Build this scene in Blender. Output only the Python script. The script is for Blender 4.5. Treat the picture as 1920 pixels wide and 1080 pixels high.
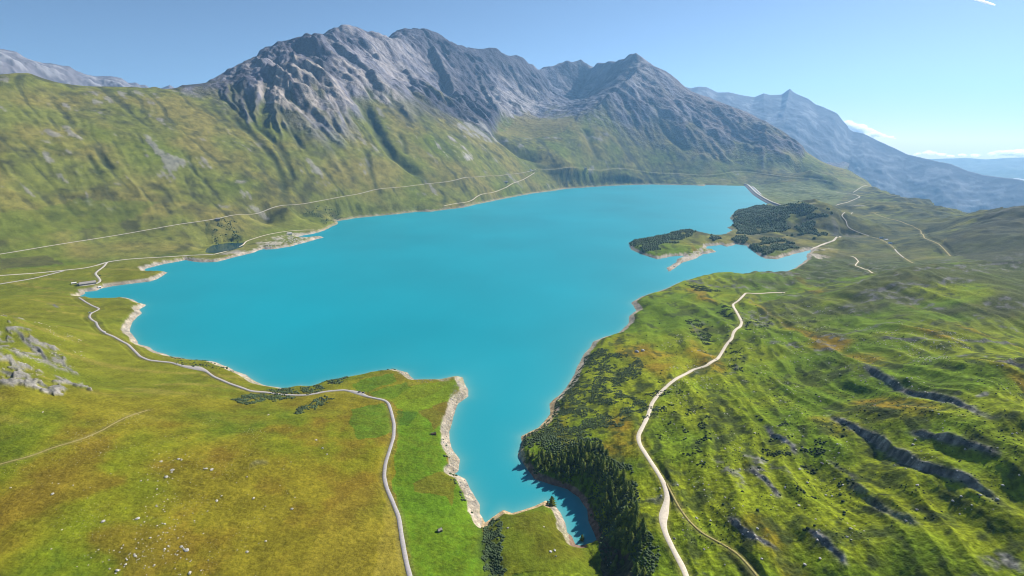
import bpy, bmesh, math, random
import numpy as np
from mathutils import Vector

C = bpy.context.scene.collection
for _o in list(bpy.data.objects):
    bpy.data.objects.remove(_o)

# ----------------------------------------------------------------- camera
F_PX, HORIZON, CAM_H = 960.0, 262.0, 385.0            # focal length in photo pixels, eye-level row, metres above the lake
PITCH = math.atan((540 - HORIZON) / F_PX)
cam_d = bpy.data.cameras.new('camera')
cam_d.sensor_width = 36.0
cam_d.lens = 36.0 * F_PX / 1920
cam_d.clip_start, cam_d.clip_end = 1.0, 250000.0
cam = bpy.data.objects.new('camera', cam_d)
C.objects.link(cam)
cam.location = (0, 0, CAM_H)
cam.rotation_euler = (math.pi / 2 - PITCH, 0, 0)
bpy.context.scene.camera = cam

# ----------------------------------------------------------------- sky, sun, exposure
SUN_AZ, SUN_EL = math.radians(50), math.radians(36)    # azimuth clockwise from +Y
world = bpy.data.worlds.new('World')
bpy.context.scene.world = world
world.use_nodes = True
wn = world.node_tree.nodes
sky = wn.new('ShaderNodeTexSky')
sky.sky_type = 'NISHITA'
sky.sun_disc = False
sky.sun_elevation = SUN_EL
sky.sun_rotation = SUN_AZ
sky.altitude = 3400
sky.air_density, sky.dust_density, sky.ozone_density = 1.0, 2.8, 2.0
bg = wn['Background']
bg.inputs['Strength'].default_value = 0.05
world.node_tree.links.new(sky.outputs[0], bg.inputs[0])
sun_d = bpy.data.lights.new('sun', 'SUN')
sun_d.energy = 5.0
sun_d.angle = math.radians(0.53)
sun_d.color = (1.0, 0.94, 0.85)
sun = bpy.data.objects.new('sun', sun_d)
C.objects.link(sun)
SUN_DIR = Vector((math.sin(SUN_AZ) * math.cos(SUN_EL), math.cos(SUN_AZ) * math.cos(SUN_EL), math.sin(SUN_EL)))
sun.rotation_euler = SUN_DIR.to_track_quat('Z', 'Y').to_euler()
sc = bpy.context.scene
sc.view_settings.view_transform = 'Standard'
sc.view_settings.look = 'None'
sc.view_settings.exposure = 1.02
sc.view_settings.gamma = 1.0
sc.view_settings.use_curve_mapping = False
try:
    sc.cycles.volume_bounces = 1
    sc.cycles.max_bounces = 4
    sc.cycles.diffuse_bounces = 3
    sc.cycles.max_bounces = 5
    sc.cycles.use_denoising = True
    sc.cycles.denoiser = 'OPENIMAGEDENOISE'
    sc.cycles.denoising_input_passes = 'RGB_ALBEDO_NORMAL'
    sc.cycles.denoising_prefilter = 'ACCURATE'
    sc.cycles.use_adaptive_sampling = False
    sc.cycles.filter_width = 1.0
except Exception:
    pass

# ----------------------------------------------------------------- small helpers
rng = np.random.default_rng(7)
random.seed(7)


def ray(u, v):
    """Azimuth and tangent of elevation of photo pixels."""
    u = np.asarray(u, float); v = np.asarray(v, float)
    x = (u - 960) / F_PX; y = (540 - v) / F_PX
    dy = math.cos(PITCH) + y * math.sin(PITCH)
    dz = -math.sin(PITCH) + y * math.cos(PITCH)
    return np.arctan2(x, dy), dz / np.hypot(x, dy)


def sstep(a, b, x):
    t = np.clip((x - a) / (b - a), 0, 1)
    return t * t * (3 - 2 * t)


_perm = rng.permutation(4096).astype(np.int32)
_gang = rng.random(4096) * 2 * np.pi
_gx, _gy = np.cos(_gang).astype(np.float32), np.sin(_gang).astype(np.float32)


def noise(x, y, seed=0):
    """Gradient noise, about -1..1."""
    x = x + seed * 37.17; y = y - seed * 61.73
    xi = np.floor(x); yi = np.floor(y)
    fx = (x - xi).astype(np.float32); fy = (y - yi).astype(np.float32)
    xi = xi.astype(np.int64); yi = yi.astype(np.int64)
    ux = fx * fx * fx * (fx * (fx * 6 - 15) + 10); uy = fy * fy * fy * (fy * (fy * 6 - 15) + 10)

    def g(ix, iy, dx, dy):
        h = _perm[(_perm[ix & 4095] + iy) & 4095]
        return _gx[h] * dx + _gy[h] * dy
    a = g(xi, yi, fx, fy); b = g(xi + 1, yi, fx - 1, fy)
    c = g(xi, yi + 1, fx, fy - 1); d = g(xi + 1, yi + 1, fx - 1, fy - 1)
    ab = a + ux * (b - a); cd = c + ux * (d - c)
    return (ab + uy * (cd - ab)) * 1.5


def fbm(x, y, wl, octaves, seed=0, gain=0.5, spacing=None, ridged=False):
    """Sum of octaves; an octave fades where the mesh is too coarse to carry it."""
    out = np.zeros(np.shape(x), np.float32); amp = 1.0; w = wl
    for k in range(octaves):
        n = noise(x / w, y / w, seed + k * 3)
        if ridged:
            n = 1 - 2 * np.abs(n)
        if spacing is not None:
            n = n * sstep(1.6, 3.2, w / spacing)
        out += amp * n
        amp *= gain; w *= 0.5
    return out


def tag(o, label, cat, group=None, kind=None):
    if label: o['label'] = label
    if cat: o['category'] = cat
    if group: o['group'] = group
    if kind: o['kind'] = kind
    return o


def mesh_obj(name, verts, faces, mat, parent=None, smooth=False):
    me = bpy.data.meshes.new(name)
    verts = np.asarray(verts, np.float32).reshape(-1, 3)
    if isinstance(faces, np.ndarray):
        n, k = faces.shape
        me.vertices.add(len(verts)); me.vertices.foreach_set('co', verts.ravel())
        me.loops.add(n * k); me.loops.foreach_set('vertex_index', faces.astype(np.int32).ravel())
        me.polygons.add(n); me.polygons.foreach_set('loop_start', np.arange(0, n * k, k, dtype=np.int32))
        me.update(calc_edges=True)
    else:
        me.from_pydata([tuple(map(float, p)) for p in verts], [], faces)
        me.update()
    if smooth:
        me.polygons.foreach_set('use_smooth', np.ones(len(me.polygons), bool))
    if mat: me.materials.append(mat)
    o = bpy.data.objects.new(name, me)
    C.objects.link(o)
    if parent is not None: o.parent = parent
    return o


def empty(name, loc, rz=0.0):
    e = bpy.data.objects.new(name, None)
    e.empty_display_size = 0.5
    C.objects.link(e); e.location = loc; e.rotation_euler = (0, 0, rz)
    return e


def set_color_attr(o, cols, name='col'):
    a = o.data.color_attributes.new(name, 'FLOAT_COLOR', 'POINT')
    buf = np.ones((len(cols), 4), np.float32); buf[:, :cols.shape[1]] = cols
    a.data.foreach_set('color', buf.ravel())


# ----------------------------------------------------------------- materials
def new_mat(name):
    m = bpy.data.materials.new(name); m.use_nodes = True
    nt = m.node_tree
    return m, nt, nt.nodes, nt.nodes['Principled BSDF']


def plain_mat(name, col, rough=0.8, vary=0.25, scale=0.8, bump=0.0, spec=0.3):
    m, nt, N, P = new_mat(name)
    tc = N.new('ShaderNodeNewGeometry'); nz = N.new('ShaderNodeTexNoise')
    nz.inputs['Scale'].default_value = scale; nz.inputs['Detail'].default_value = 4
    nt.links.new(tc.outputs['Position'], nz.inputs['Vector'])
    mr = N.new('ShaderNodeMapRange')
    mr.inputs['From Min'].default_value = 0.3; mr.inputs['From Max'].default_value = 0.7
    mr.inputs['To Min'].default_value = 1 - vary; mr.inputs['To Max'].default_value = 1 + vary
    nt.links.new(nz.outputs['Fac'], mr.inputs['Value'])
    mx = N.new('ShaderNodeVectorMath'); mx.operation = 'SCALE'
    mx.inputs[0].default_value = col
    nt.links.new(mr.outputs['Result'], mx.inputs['Scale'])
    nt.links.new(mx.outputs[0], P.inputs['Base Color'])
    P.inputs['Roughness'].default_value = rough
    P.inputs['Specular IOR Level'].default_value = spec
    if bump:
        b = N.new('ShaderNodeBump'); b.inputs['Strength'].default_value = bump; b.inputs['Distance'].default_value = 0.3
        nt.links.new(nz.outputs['Fac'], b.inputs['Height']); nt.links.new(b.outputs[0], P.inputs['Normal'])
    return m


def terrain_mat(name, near_scale=0.35, far_scale=0.03, bump_d=0.9, vary=0.42):
    """Vertex-carried soil and plant colour broken up by two scales of noise, plus fine relief."""
    m, nt, N, P = new_mat(name)
    at = N.new('ShaderNodeAttribute'); at.attribute_name = 'col'
    geo = N.new('ShaderNodeNewGeometry')
    n1 = N.new('ShaderNodeTexNoise'); n1.inputs['Scale'].default_value = near_scale; n1.inputs['Detail'].default_value = 5; n1.inputs['Roughness'].default_value = 0.65
    n2 = N.new('ShaderNodeTexNoise'); n2.inputs['Scale'].default_value = far_scale; n2.inputs['Detail'].default_value = 6; n2.inputs['Roughness'].default_value = 0.6
    nt.links.new(geo.outputs['Position'], n1.inputs['Vector']); nt.links.new(geo.outputs['Position'], n2.inputs['Vector'])
    ad = N.new('ShaderNodeMath'); ad.operation = 'ADD'
    nt.links.new(n1.outputs['Fac'], ad.inputs[0]); nt.links.new(n2.outputs['Fac'], ad.inputs[1])
    mr = N.new('ShaderNodeMapRange')
    mr.inputs['From Min'].default_value = 0.7; mr.inputs['From Max'].default_value = 1.3
    mr.inputs['To Min'].default_value = 1 - vary; mr.inputs['To Max'].default_value = 1 + vary
    nt.links.new(ad.outputs[0], mr.inputs['Value'])
    mx = N.new('ShaderNodeVectorMath'); mx.operation = 'SCALE'
    nt.links.new(at.outputs['Color'], mx.inputs[0]); nt.links.new(mr.outputs['Result'], mx.inputs['Scale'])
    nt.links.new(mx.outputs[0], P.inputs['Base Color'])
    P.inputs['Roughness'].default_value = 0.95
    P.inputs['Specular IOR Level'].default_value = 0.03
    b = N.new('ShaderNodeBump'); b.inputs['Strength'].default_value = 0.8; b.inputs['Distance'].default_value = bump_d
    nt.links.new(n1.outputs['Fac'], b.inputs['Height'])
    b2 = N.new('ShaderNodeBump'); b2.inputs['Strength'].default_value = 0.6; b2.inputs['Distance'].default_value = bump_d * 5
    nt.links.new(n2.outputs['Fac'], b2.inputs['Height']); nt.links.new(b.outputs[0], b2.inputs['Normal'])
    nt.links.new(b2.outputs[0], P.inputs['Normal'])
    return m


M_TERR = terrain_mat('meadow_and_soil', bump_d=1.3)
M_MTN = terrain_mat('mountain_rock', 0.045, 0.014, 7.0, 0.30)
M_FAR = terrain_mat('distant_rock', 0.02, 0.006, 3.0, 0.12)
M_TRACK = plain_mat('pale_gravel', (0.50, 0.44, 0.35), 0.95, 0.12, 0.5)
M_LANE = plain_mat('worn_asphalt', (0.30, 0.28, 0.27), 0.9, 0.12, 0.4)
M_ROAD = plain_mat('pale_road', (0.37, 0.345, 0.305), 0.9, 0.12, 0.3)
M_PATH = plain_mat('dry_earth', (0.22, 0.185, 0.065), 0.95, 0.2, 0.4)
M_STONE = plain_mat('pale_boulder', (0.37, 0.355, 0.33), 0.9, 0.3, 0.9, 0.6)
M_GREY = plain_mat('grey_boulder', (0.22, 0.21, 0.22), 0.9, 0.35, 0.7, 0.6)
M_CON = plain_mat('conifer_needles', (0.085, 0.120, 0.018), 0.85, 0.4, 0.25, 0.0, 0.1)
M_WOODS = plain_mat('mixed_wood_leaves', (0.082, 0.112, 0.044), 0.85, 0.5, 0.05, 0.0, 0.1)
M_SHRUB = plain_mat('alder_leaves', (0.048, 0.072, 0.030), 0.85, 0.45, 0.12, 0.0, 0.1)
M_BUSH = plain_mat('juniper_leaves', (0.022, 0.038, 0.014), 0.9, 0.4, 0.3, 0.0, 0.1)
M_LARCH = plain_mat('larch_needles', (0.120, 0.150, 0.022), 0.85, 0.4, 0.25, 0.0, 0.1)
M_BARK = plain_mat('bark', (0.07, 0.05, 0.035), 0.95)
M_WALL = plain_mat('limewashed_wall', (0.62, 0.58, 0.52), 0.9, 0.1)
M_STWALL = plain_mat('stone_wall', (0.30, 0.27, 0.24), 0.9, 0.3, 1.5, 0.4)
M_ROOF = plain_mat('dark_slate_roof', (0.07, 0.06, 0.065), 0.7, 0.2)
M_TIN = plain_mat('pale_tin_roof', (0.62, 0.62, 0.62), 0.5, 0.1)
M_WOOD = plain_mat('brown_timber', (0.10, 0.06, 0.035), 0.85, 0.2)
M_GLASS = plain_mat('dark_glass', (0.02, 0.025, 0.03), 0.15, 0.05, 1.0, 0, 0.5)
M_WHITE = plain_mat('white_paint', (0.78, 0.78, 0.77), 0.4, 0.03, 1.0, 0, 0.5)
M_RED = plain_mat('dark_paint', (0.05, 0.05, 0.06), 0.4, 0.03, 1.0, 0, 0.5)
M_TYRE = plain_mat('tyre_rubber', (0.02, 0.02, 0.02), 0.9)
M_DAM = plain_mat('dam_rockfill', (0.13, 0.125, 0.13), 0.95, 0.3, 0.15, 0.4)
M_SNOW = plain_mat('old_snow', (0.85, 0.87, 0.9), 0.6, 0.04)


def water_mat(name, deep, shallow, rough=0.45, bump=0.5):
    m, nt, N, P = new_mat(name)
    at = N.new('ShaderNodeAttribute'); at.attribute_name = 'col'
    geo = N.new('ShaderNodeNewGeometry')
    sep = N.new('ShaderNodeSeparateColor'); nt.links.new(at.outputs['Color'], sep.inputs[0])
    mix = N.new('ShaderNodeMix'); mix.data_type = 'RGBA'
    mix.inputs[6].default_value = (*deep, 1); mix.inputs[7].default_value = (*shallow, 1)
    nt.links.new(sep.outputs[0], mix.inputs[0])
    nb = N.new('ShaderNodeTexNoise'); nb.inputs['Scale'].default_value = 0.0022; nb.inputs['Detail'].default_value = 3
    nt.links.new(geo.outputs['Position'], nb.inputs['Vector'])
    mr = N.new('ShaderNodeMapRange'); mr.inputs['From Min'].default_value = 0.3; mr.inputs['From Max'].default_value = 0.7
    mr.inputs['To Min'].default_value = 0.9; mr.inputs['To Max'].default_value = 1.1
    nt.links.new(nb.outputs['Fac'], mr.inputs['Value'])
    sc_ = N.new('ShaderNodeVectorMath'); sc_.operation = 'SCALE'
    nt.links.new(mix.outputs[2], sc_.inputs[0]); nt.links.new(mr.outputs['Result'], sc_.inputs['Scale'])
    nt.links.new(sc_.outputs[0], P.inputs['Base Color'])
    P.inputs['Roughness'].default_value = rough
    P.inputs['Specular IOR Level'].default_value = 0.42
    P.inputs['IOR'].default_value = 1.33
    n1 = N.new('ShaderNodeTexNoise'); n1.inputs['Scale'].default_value = 0.35; n1.inputs['Detail'].default_value = 4
    nt.links.new(geo.outputs['Position'], n1.inputs['Vector'])
    b = N.new('ShaderNodeBump'); b.inputs['Strength'].default_value = bump; b.inputs['Distance'].default_value = 0.12
    nt.links.new(n1.outputs['Fac'], b.inputs['Height']); nt.links.new(b.outputs[0], P.inputs['Normal'])
    return m


M_WATER = water_mat('glacial_lake_water', (0.0, 0.225, 0.285), (0.14, 0.31, 0.28))
M_POND = water_mat('dark_pond_water', (0.012, 0.045, 0.055), (0.03, 0.06, 0.05), rough=0.1, bump=0.15)

# ----------------------------------------------------------------- survey of the valley
# Each survey point was read off the photograph: (column, row, height above the lake) or (column, row, 'r', ground distance).
LAKE = [(148,556),(160,550),(158,547.5),(180,545),(188,541),(215,536),(250,531.7),(283,527.5),(298,522.5),(313,511.7),(308,509.7),(273,509.5),(273,503.5),(300,496.7),(347,487.7),(360,490),(377,491.7),(402,491.7),(427,486),(453,479),(477,473),(493,466.7),(498,468),(518,466.7),(543,462.5),(568,456),(593,449),(607,444.7),(600,443.5),(577,446.3),(555,445),(567,442),(588,438),(607,432.5),(633,420),(632,415),(643,413),(667,409),(708,405),(750,401),(783,397),(808,397),(833,393.5),(867,389.7),(892,383.5),(920,378),(933,375),(972,367.5),(1000,362.5),(1033,358.5),(1062,354),(1092,352),(1133,349),(1167,347.5),(1220,346),(1247,346.7),(1303,347.5),(1320,349),(1323,347),(1397,348.5),(1412,365),(1427,375),(1440,382.5),(1425,387),(1395,393),(1378,398),(1372,403),(1368,410),(1373,413),(1376,422),(1363,427),(1372,431),(1362,438),(1347,442),(1328,442),(1315,439),(1300,436),(1252,443),(1210,450),(1178,455),(1183,468),(1202,477),(1233,486),(1258,481),(1285,479),(1270,487),(1268,491),(1250,504),(1253,510),(1264,504),(1278,493),(1302,486),(1318,477),(1344,472.5),(1339,469),(1322,468),(1325,462),(1352,459),(1362,463),(1381,458),(1400,461),(1408,468),(1420,477),(1435,485),(1458,486),(1485,477),(1522,468.5),(1512,479),(1512,487),(1493,502),(1466,514),(1433,516),(1395,516),(1340,513.5),(1310,520),(1273,530),(1235,547),(1205,555),(1183,568),(1194,583),(1180,593),(1177,608),(1160,625),(1137,630),(1115,640),(1093,667),(1077,700),(1060,730),(1032,757),(1032,777),(1010,802),(977,818),(976,838),(972,853),(988,878),(1003,897),(1047,913),(1063,918),(1085,933),(1100,955),(1105,979),(1118,1012),(1103,1020),(1088,1022),(1079,1020),(1073,1005),(1064,997),(1060,979),(1049,960),(1041,950),(1032,950),(1025,939),(1002,950),(983,956),(959,962),(944,956),(931,965),(917,975),(910,979),(899,962),(899,947),(887,924),(882,915),(873,898),(853,888),(860,883),(862,863),(852,848),(846,837),(843,810),(850,780),(860,757),(878,743),(878,732),(868,708),(857,705),(823,711),(777,712),(762,698),(740,692),(697,698),(647,708),(610,715),(583,724),(563,723),(533,728),(497,722),(480,716),(458,702),(425,688),(400,678),(363,675),(317,668),(292,658),(263,645),(248,628),(242,615),(250,602),(267,587),(262,580),(275,572),(258,566),(235,557.5),(217,560),(185,561)]
la, lt = ray(*np.array(LAKE).T)
lr = -CAM_H / lt
LAKE_W = np.c_[lr * np.sin(la), lr * np.cos(la)]

SKYLINE = [(0,140),(30,137),(55,137),(80,147),(105,155),(140,160),(200,162),(250,163),(275,166),(290,163),(305,168),(330,168),(345,163),(375,161),(395,153),(405,147),(415,142),(430,143),(445,132),(470,115),(490,103),(510,92),(530,86),(545,84),(560,79),(575,83),(582,78),(600,80),(608,72),(625,57),(638,48),(648,49),(660,57),(667,62),(672,70),(683,65),(695,68),(700,76),(706,74),(712,82),(718,78),(745,62),(757,59),(790,58),(805,60),(825,70),(845,83),(870,92),(880,95),(900,94),(930,95),(935,97),(945,105),(970,107),(980,112),(1000,124),(1030,129),(1045,124),(1065,114),(1090,112),(1120,118),(1140,115),(1160,112),(1180,104),(1193,102),(1205,112),(1225,125),(1250,137),(1270,150),(1280,162),(1300,175),(1330,185),(1365,200),(1400,213),(1430,228),(1460,243),(1480,257),(1500,275),(1530,297),(1550,309),(1570,314),(1590,318)]
SKY_R = ([0,340,430,640,790,935,1030,1090,1193,1280,1400,1590],
         [3500,3700,4300,5100,6200,6600,7300,7600,6700,6600,6600,6000])

PTS_R = [  # (column, row, ground distance)
 (0,475,2150),(0,400,2350),(0,300,2700),(0,220,3050),
 (100,460,2180),(100,350,2560),(100,250,2950),(100,190,3300),
 (200,445,2240),(200,350,2560),(200,270,2900),(200,200,3300),
 (340,422,2290),(340,350,2600),(340,250,3050),(340,200,3380),
 (450,402,2390),(450,350,2630),(450,250,3180),(450,200,3520),(450,160,3950),
 (540,388,2500),(540,300,2930),(540,200,3500),(540,150,3950),(540,110,4350),
 (640,368,2790),(640,300,3070),(640,200,3650),(640,150,4100),(640,100,4600),
 (720,353,2960),(720,300,3200),(720,215,3750),(720,180,4000),(720,150,4500),(720,110,4900),
 (800,344,3160),(800,300,3400),(800,235,3800),(800,208,4080),(800,190,4500),(800,150,5100),(800,100,5750),
 (870,335,3340),(870,290,3620),(870,250,4000),(870,230,4300),(870,215,4800),(870,150,5650),(870,115,6150),
 (935,328,3760),(935,290,4020),(935,262,4300),(935,240,4900),(935,200,5400),(935,150,6050),(935,120,6400),
 (1000,319,4170),(1000,285,4420),(1000,250,4900),(1000,222,5600),(1000,190,6250),(1000,150,6800),
 (1030,205,6100),(1030,178,6960),(1030,150,7150),(1060,195,6450),(1090,172,7260),(1090,140,7460),(1090,188,6850),
 (1120,170,6950),(1140,150,6860),(1150,140,6820),
 (1193,130,6480),(1185,155,6200),(1160,180,5880),(1130,197,5620),(1100,215,5370),(1070,237,5050),
 (1080,206,6300),(1050,222,5450),
 (1090,265,4800),(1060,300,4420),(1060,320,4320),(1110,316,4600),
 (1150,316,4760),(1150,290,4900),(1150,260,5130),(1150,230,5380),(1160,205,5700),
 (1220,319,5010),(1220,280,5270),(1220,240,5530),(1220,200,5850),(1220,160,6200),
 (1300,329,5080),(1300,300,5270),(1300,250,5640),(1300,205,6100),
 (1400,322,5300),(1400,300,5480),(1400,260,5900),(1450,300,5500),(1480,290,5600),(1520,318,5300),(1560,328,5300),
 (1430,386,3000),(1480,383,2820),(1505,380,2760),(1530,378,2740),(1552,382,2700),(1568,400,2600),(1574,425,2480),(1568,450,2300),
 (1450,430,2480),(1500,440,2360),(1540,430,2440),(1400,420,2560),
 (1845,401,2800),(1920,381,2650),(1920,440,2150),(1880,390,2720),(1860,430,2300),(1920,490,1700),
]
PTS_Z = [  # (column, row, height above the lake)
 (0,1080,62),(300,1080,46),(600,1080,34),(750,1080,28),(870,1080,22),(0,950,70),(0,870,78),(150,825,72),(280,770,58),(400,800,44),
 (480,862,47),(478,905,40),(300,900,52),(600,900,32),(700,850,26),(150,950,62),(550,780,28),(450,770,30),
 (0,720,104),(0,650,122),(0,590,104),(70,680,92),(60,630,78),(130,690,46),(135,725,50),(200,650,26),(110,610,34),(200,720,40),(300,720,28),(0,560,44),(60,575,36),
 (0,550,20),(80,545,11),(165,530,11),(0,515,30),(100,508,20),(200,492,18),(260,505,8),(240,520,9),(100,570,20),(170,580,14),(230,570,11),(200,610,16),
 (300,482,15),(360,478,11),(420,464,7),(450,462,7),(390,472,7),(460,452,9),(500,455,11),(540,445,10),(590,433,10),(400,445,30),(500,420,35),(560,410,40),
 (400,705,13),(500,735,13),(600,735,12),(680,737,13),(730,760,14),(720,890,18),(800,740,10),(830,730,8),(780,800,13),(800,900,14),(860,960,12),(825,850,11),
 (940,985,15),(930,1020,18),(915,1080,14),(1000,975,19),(1030,962,16),(1040,1000,21),(1000,1080,24),(1080,1050,18),(1100,1080,16),(1130,1062,5),(1165,1060,12),(1165,1085,16),
 (1180,1020,34),(1165,960,36),(1140,890,34),(1110,850,28),(1060,840,20),(1010,845,12),(1210,1050,38),(1225,1085,42),(1090,800,24),(1040,800,13),
 (1100,700,12),(1150,650,22),(1200,640,28),(1110,760,20),(1060,770,11),(1160,740,30),
 (1470,548,24),(1395,550,24),(1420,514,30),(1445,516,30),(1390,527,26),(1340,535,16),(1390,610,40),(1300,692,44),(1235,738,42),(1196,820,40),(1250,920,43),(1244,1000,41),(1282,1075,42),(1425,1085,58),
 (1300,620,32),(1250,580,18),(1330,850,52),(1350,960,54),(1450,850,62),(1450,700,52),(1480,950,66),
 (1500,600,46),(1600,620,72),(1700,610,100),(1800,580,112),(1920,560,126),(1500,700,60),(1600,750,76),(1700,690,108),(1800,680,136),(1920,680,160),(1560,800,76),(1650,870,88),(1760,930,106),(1920,990,121),(1860,1000,114),(1800,1080,100),(1920,930,130),(1760,860,118),(1920,880,141),(1920,780,158),(1920,1080,110),(1700,1080,90),(1550,1080,72),(1600,980,80),
 (1640,521,96),(1700,506,104),(1760,496,106),(1850,511,116),(1920,511,122),(1560,560,62),(1540,530,34),(1600,535,70),
 (1800,478,44),(1700,470,20),(1740,440,18),(1640,470,12),(1600,500,16),(1680,490,24),(1560,500,14),
 (1545,460,4),(1575,442,6),(1600,405,6),(1585,380,2),(1620,352,4),(1625,440,14),(1680,410,26),(1740,400,34),(1690,386,42),(1745,384,46),(1800,393,40),(1690,372,26),(1745,371,30),(1660,360,16),(1640,350,20),
 (1430,351,-8),(1500,346,-14),(1560,358,-26),(1480,372,-26),(1530,370,-30),(1600,355,-14),(1450,366,-22),(1560,375,-14),
 (1420,462,14),(1460,470,10),(1400,452,12),(1385,440,12),(1355,447,8),(1330,450,12),(1310,433,26),(1290,432,28),(1250,441,22),(1205,449,14),(1200,464,12),(1250,465,14),(1300,458,12),
 (1300,483,3.5),(1265,498,3.5),
]


def plane_r(u, v):
    a, t = ray(u, v); return -CAM_H / t * math.sin(a), -CAM_H / t * math.cos(a)


def to_polar_r(p):
    p = np.asarray(p, float); a, t = ray(p[:, 0], p[:, 1])
    return np.c_[a, p[:, 2], CAM_H + p[:, 2] * t]


def to_polar_z(p):
    p = np.asarray(p, float); a, t = ray(p[:, 0], p[:, 1])
    return np.c_[a, (p[:, 2] - CAM_H) / t, p[:, 2]]


sky_pts = to_polar_r([(u, v, np.interp(u, *SKY_R)) for u, v in SKYLINE])
ctl = [sky_pts, to_polar_r(PTS_R), to_polar_z(PTS_Z)]
back = sky_pts[::3].copy(); back[:, 1] += 650; back[:, 2] -= 330
back2 = sky_pts[::6].copy(); back2[:, 1] += 2200; back2[:, 2] -= 900
ctl += [back, back2]
for (u, v, dr, dz) in ((1640,521,110,-22),(1700,506,120,-26),(1760,496,130,-30),(1850,511,120,-20),(1920,511,120,-24)):
    q = to_polar_z([(u, v, {1640:96,1700:104,1760:106,1850:116,1920:122}[u])]); q[:, 1] += dr; q[:, 2] += dz; ctl.append(q)
for (u, v, r, dr, dz) in ((1430,386,3000,200,-60),(1480,383,2820,160,-80),(1530,378,2740,150,-85),(1552,382,2700,150,-80)):
    q = to_polar_r([(u, v, r)]); q[:, 1] += dr; q[:, 2] += dz; ctl.append(q)
for (u, v, z) in ((1690,372,26),(1745,371,30),(1800,393,40),(1845,401,30),(1920,381,165),(1640,348,0)):
    q = to_polar_z([(u, v, z)]); q[:, 1] *= 1.18; q[:, 2] -= 160; ctl.append(q)
    q = q.copy(); q[:, 1] *= 1.8; q[:, 2] -= 450; ctl.append(q)
shore_ctl = np.c_[la, lr * 1.0, np.full(len(la), 7.0)][::2]
ctl.append(shore_ctl)
ctl = np.vstack(ctl)
side = ctl[np.abs(ctl[:, 0]) > math.radians(34)].copy()
side[:, 0] += np.sign(side[:, 0]) * math.radians(26)
ctl = np.vstack([ctl, side])

# mid-resolution log-polar survey grid
NA, NL = 1200, 760
AZ0, AZ1 = math.radians(-68), math.radians(68)
LR0, LR1 = math.log(300.0), math.log(10500.0)
m_az = np.linspace(AZ0, AZ1, NA); m_lr = np.linspace(LR0, LR1, NL)


def rbf_fit(P, val):
    n = len(P)
    A = np.hypot(P[:, None, 0] - P[None, :, 0], P[:, None, 1] - P[None, :, 1])
    A[np.arange(n), np.arange(n)] += 2e-4
    Q = np.c_[np.ones(n), P]
    M = np.block([[A, Q], [Q.T, np.zeros((3, 3))]])
    return np.linalg.solve(M, np.r_[val, 0, 0, 0])


def rbf_eval(P, c, gx, gy):
    out = np.zeros(gx.shape, np.float32)
    fx, fy = gx.ravel().astype(np.float32), gy.ravel().astype(np.float32)
    res = (c[-3] + c[-2] * fx + c[-1] * fy).astype(np.float32)
    for k in range(len(P)):
        res += np.float32(c[k]) * np.sqrt((fx - np.float32(P[k, 0])) ** 2 + (fy - np.float32(P[k, 1])) ** 2)
    return res.reshape(gx.shape)


P = np.c_[ctl[:, 0], np.log(ctl[:, 1])]
coef = rbf_fit(P, ctl[:, 2] / ctl[:, 1])
gA, gL = np.meshgrid(m_az, m_lr)
base = rbf_eval(P, coef, gA, gL) * np.exp(gL).astype(np.float32)      # metres


def bil(grid, fi, fj):
    i0 = np.clip(np.floor(fi).astype(np.int32), 0, grid.shape[0] - 2); j0 = np.clip(np.floor(fj).astype(np.int32), 0, grid.shape[1] - 2)
    a = np.clip(fi - i0, 0, 1).astype(np.float32); b = np.clip(fj - j0, 0, 1).astype(np.float32)
    g00 = grid[i0, j0]; g01 = grid[i0, j0 + 1]; g10 = grid[i0 + 1, j0]; g11 = grid[i0 + 1, j0 + 1]
    return (g00 * (1 - b) + g01 * b) * (1 - a) + (g10 * (1 - b) + g11 * b) * a


def mid(grid, az, lr_):
    return bil(grid, (lr_ - LR0) / (LR1 - LR0) * (NL - 1), (az - AZ0) / (AZ1 - AZ0) * (NA - 1))


def box_blur(a, n):
    for ax in (0, 1):
        p = np.pad(a, [(n, n) if k == ax else (0, 0) for k in (0, 1)], mode='edge')
        c = np.cumsum(np.insert(p, 0, 0, axis=ax), axis=ax, dtype=np.float64)
        a = (np.take(c, range(2 * n + 1, c.shape[ax]), ax) - np.take(c, range(0, c.shape[ax] - 2 * n - 1), ax)) / (2 * n + 1)
    return a.astype(np.float32)


# streaks that follow the fall line: noise averaged along the downslope path
R_mid = np.exp(gL)
_mx, _my = R_mid * np.sin(gA), R_mid * np.cos(gA)
gz_l, gz_a = np.gradient(box_blur(base, 4) + 26 * fbm(_mx, _my, 900, 4, 30, .55) * sstep(1500, 3500, R_mid))
dL, dA = (LR1 - LR0) / (NL - 1), (AZ1 - AZ0) / (NA - 1)
sl, sa = gz_l / dL, gz_a / dA                       # slope along ln r and azimuth (both times r)
mag = np.hypot(sl, sa) + 1e-6
di, dj = (sl / mag) / dL, (sa / mag) / dA
stepk = 0.0042
di, dj = (di * stepk).astype(np.float32), (dj * stepk).astype(np.float32)


def lic(src, n):
    acc = src.copy()
    for sgn in (1, -1):
        fi, fj = np.meshgrid(np.arange(NL, dtype=np.float32), np.arange(NA, dtype=np.float32), indexing='ij')
        for k in range(n):
            ii = np.clip(fi.astype(np.int32), 0, NL - 1); jj = np.clip(fj.astype(np.int32), 0, NA - 1)
            fi = np.clip(fi + sgn * di[ii, jj], 0, NL - 1); fj = np.clip(fj + sgn * dj[ii, jj], 0, NA - 1)
            acc += bil(src, fi, fj)
    acc -= acc.mean(); return (acc / acc.std()).astype(np.float32)


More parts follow.
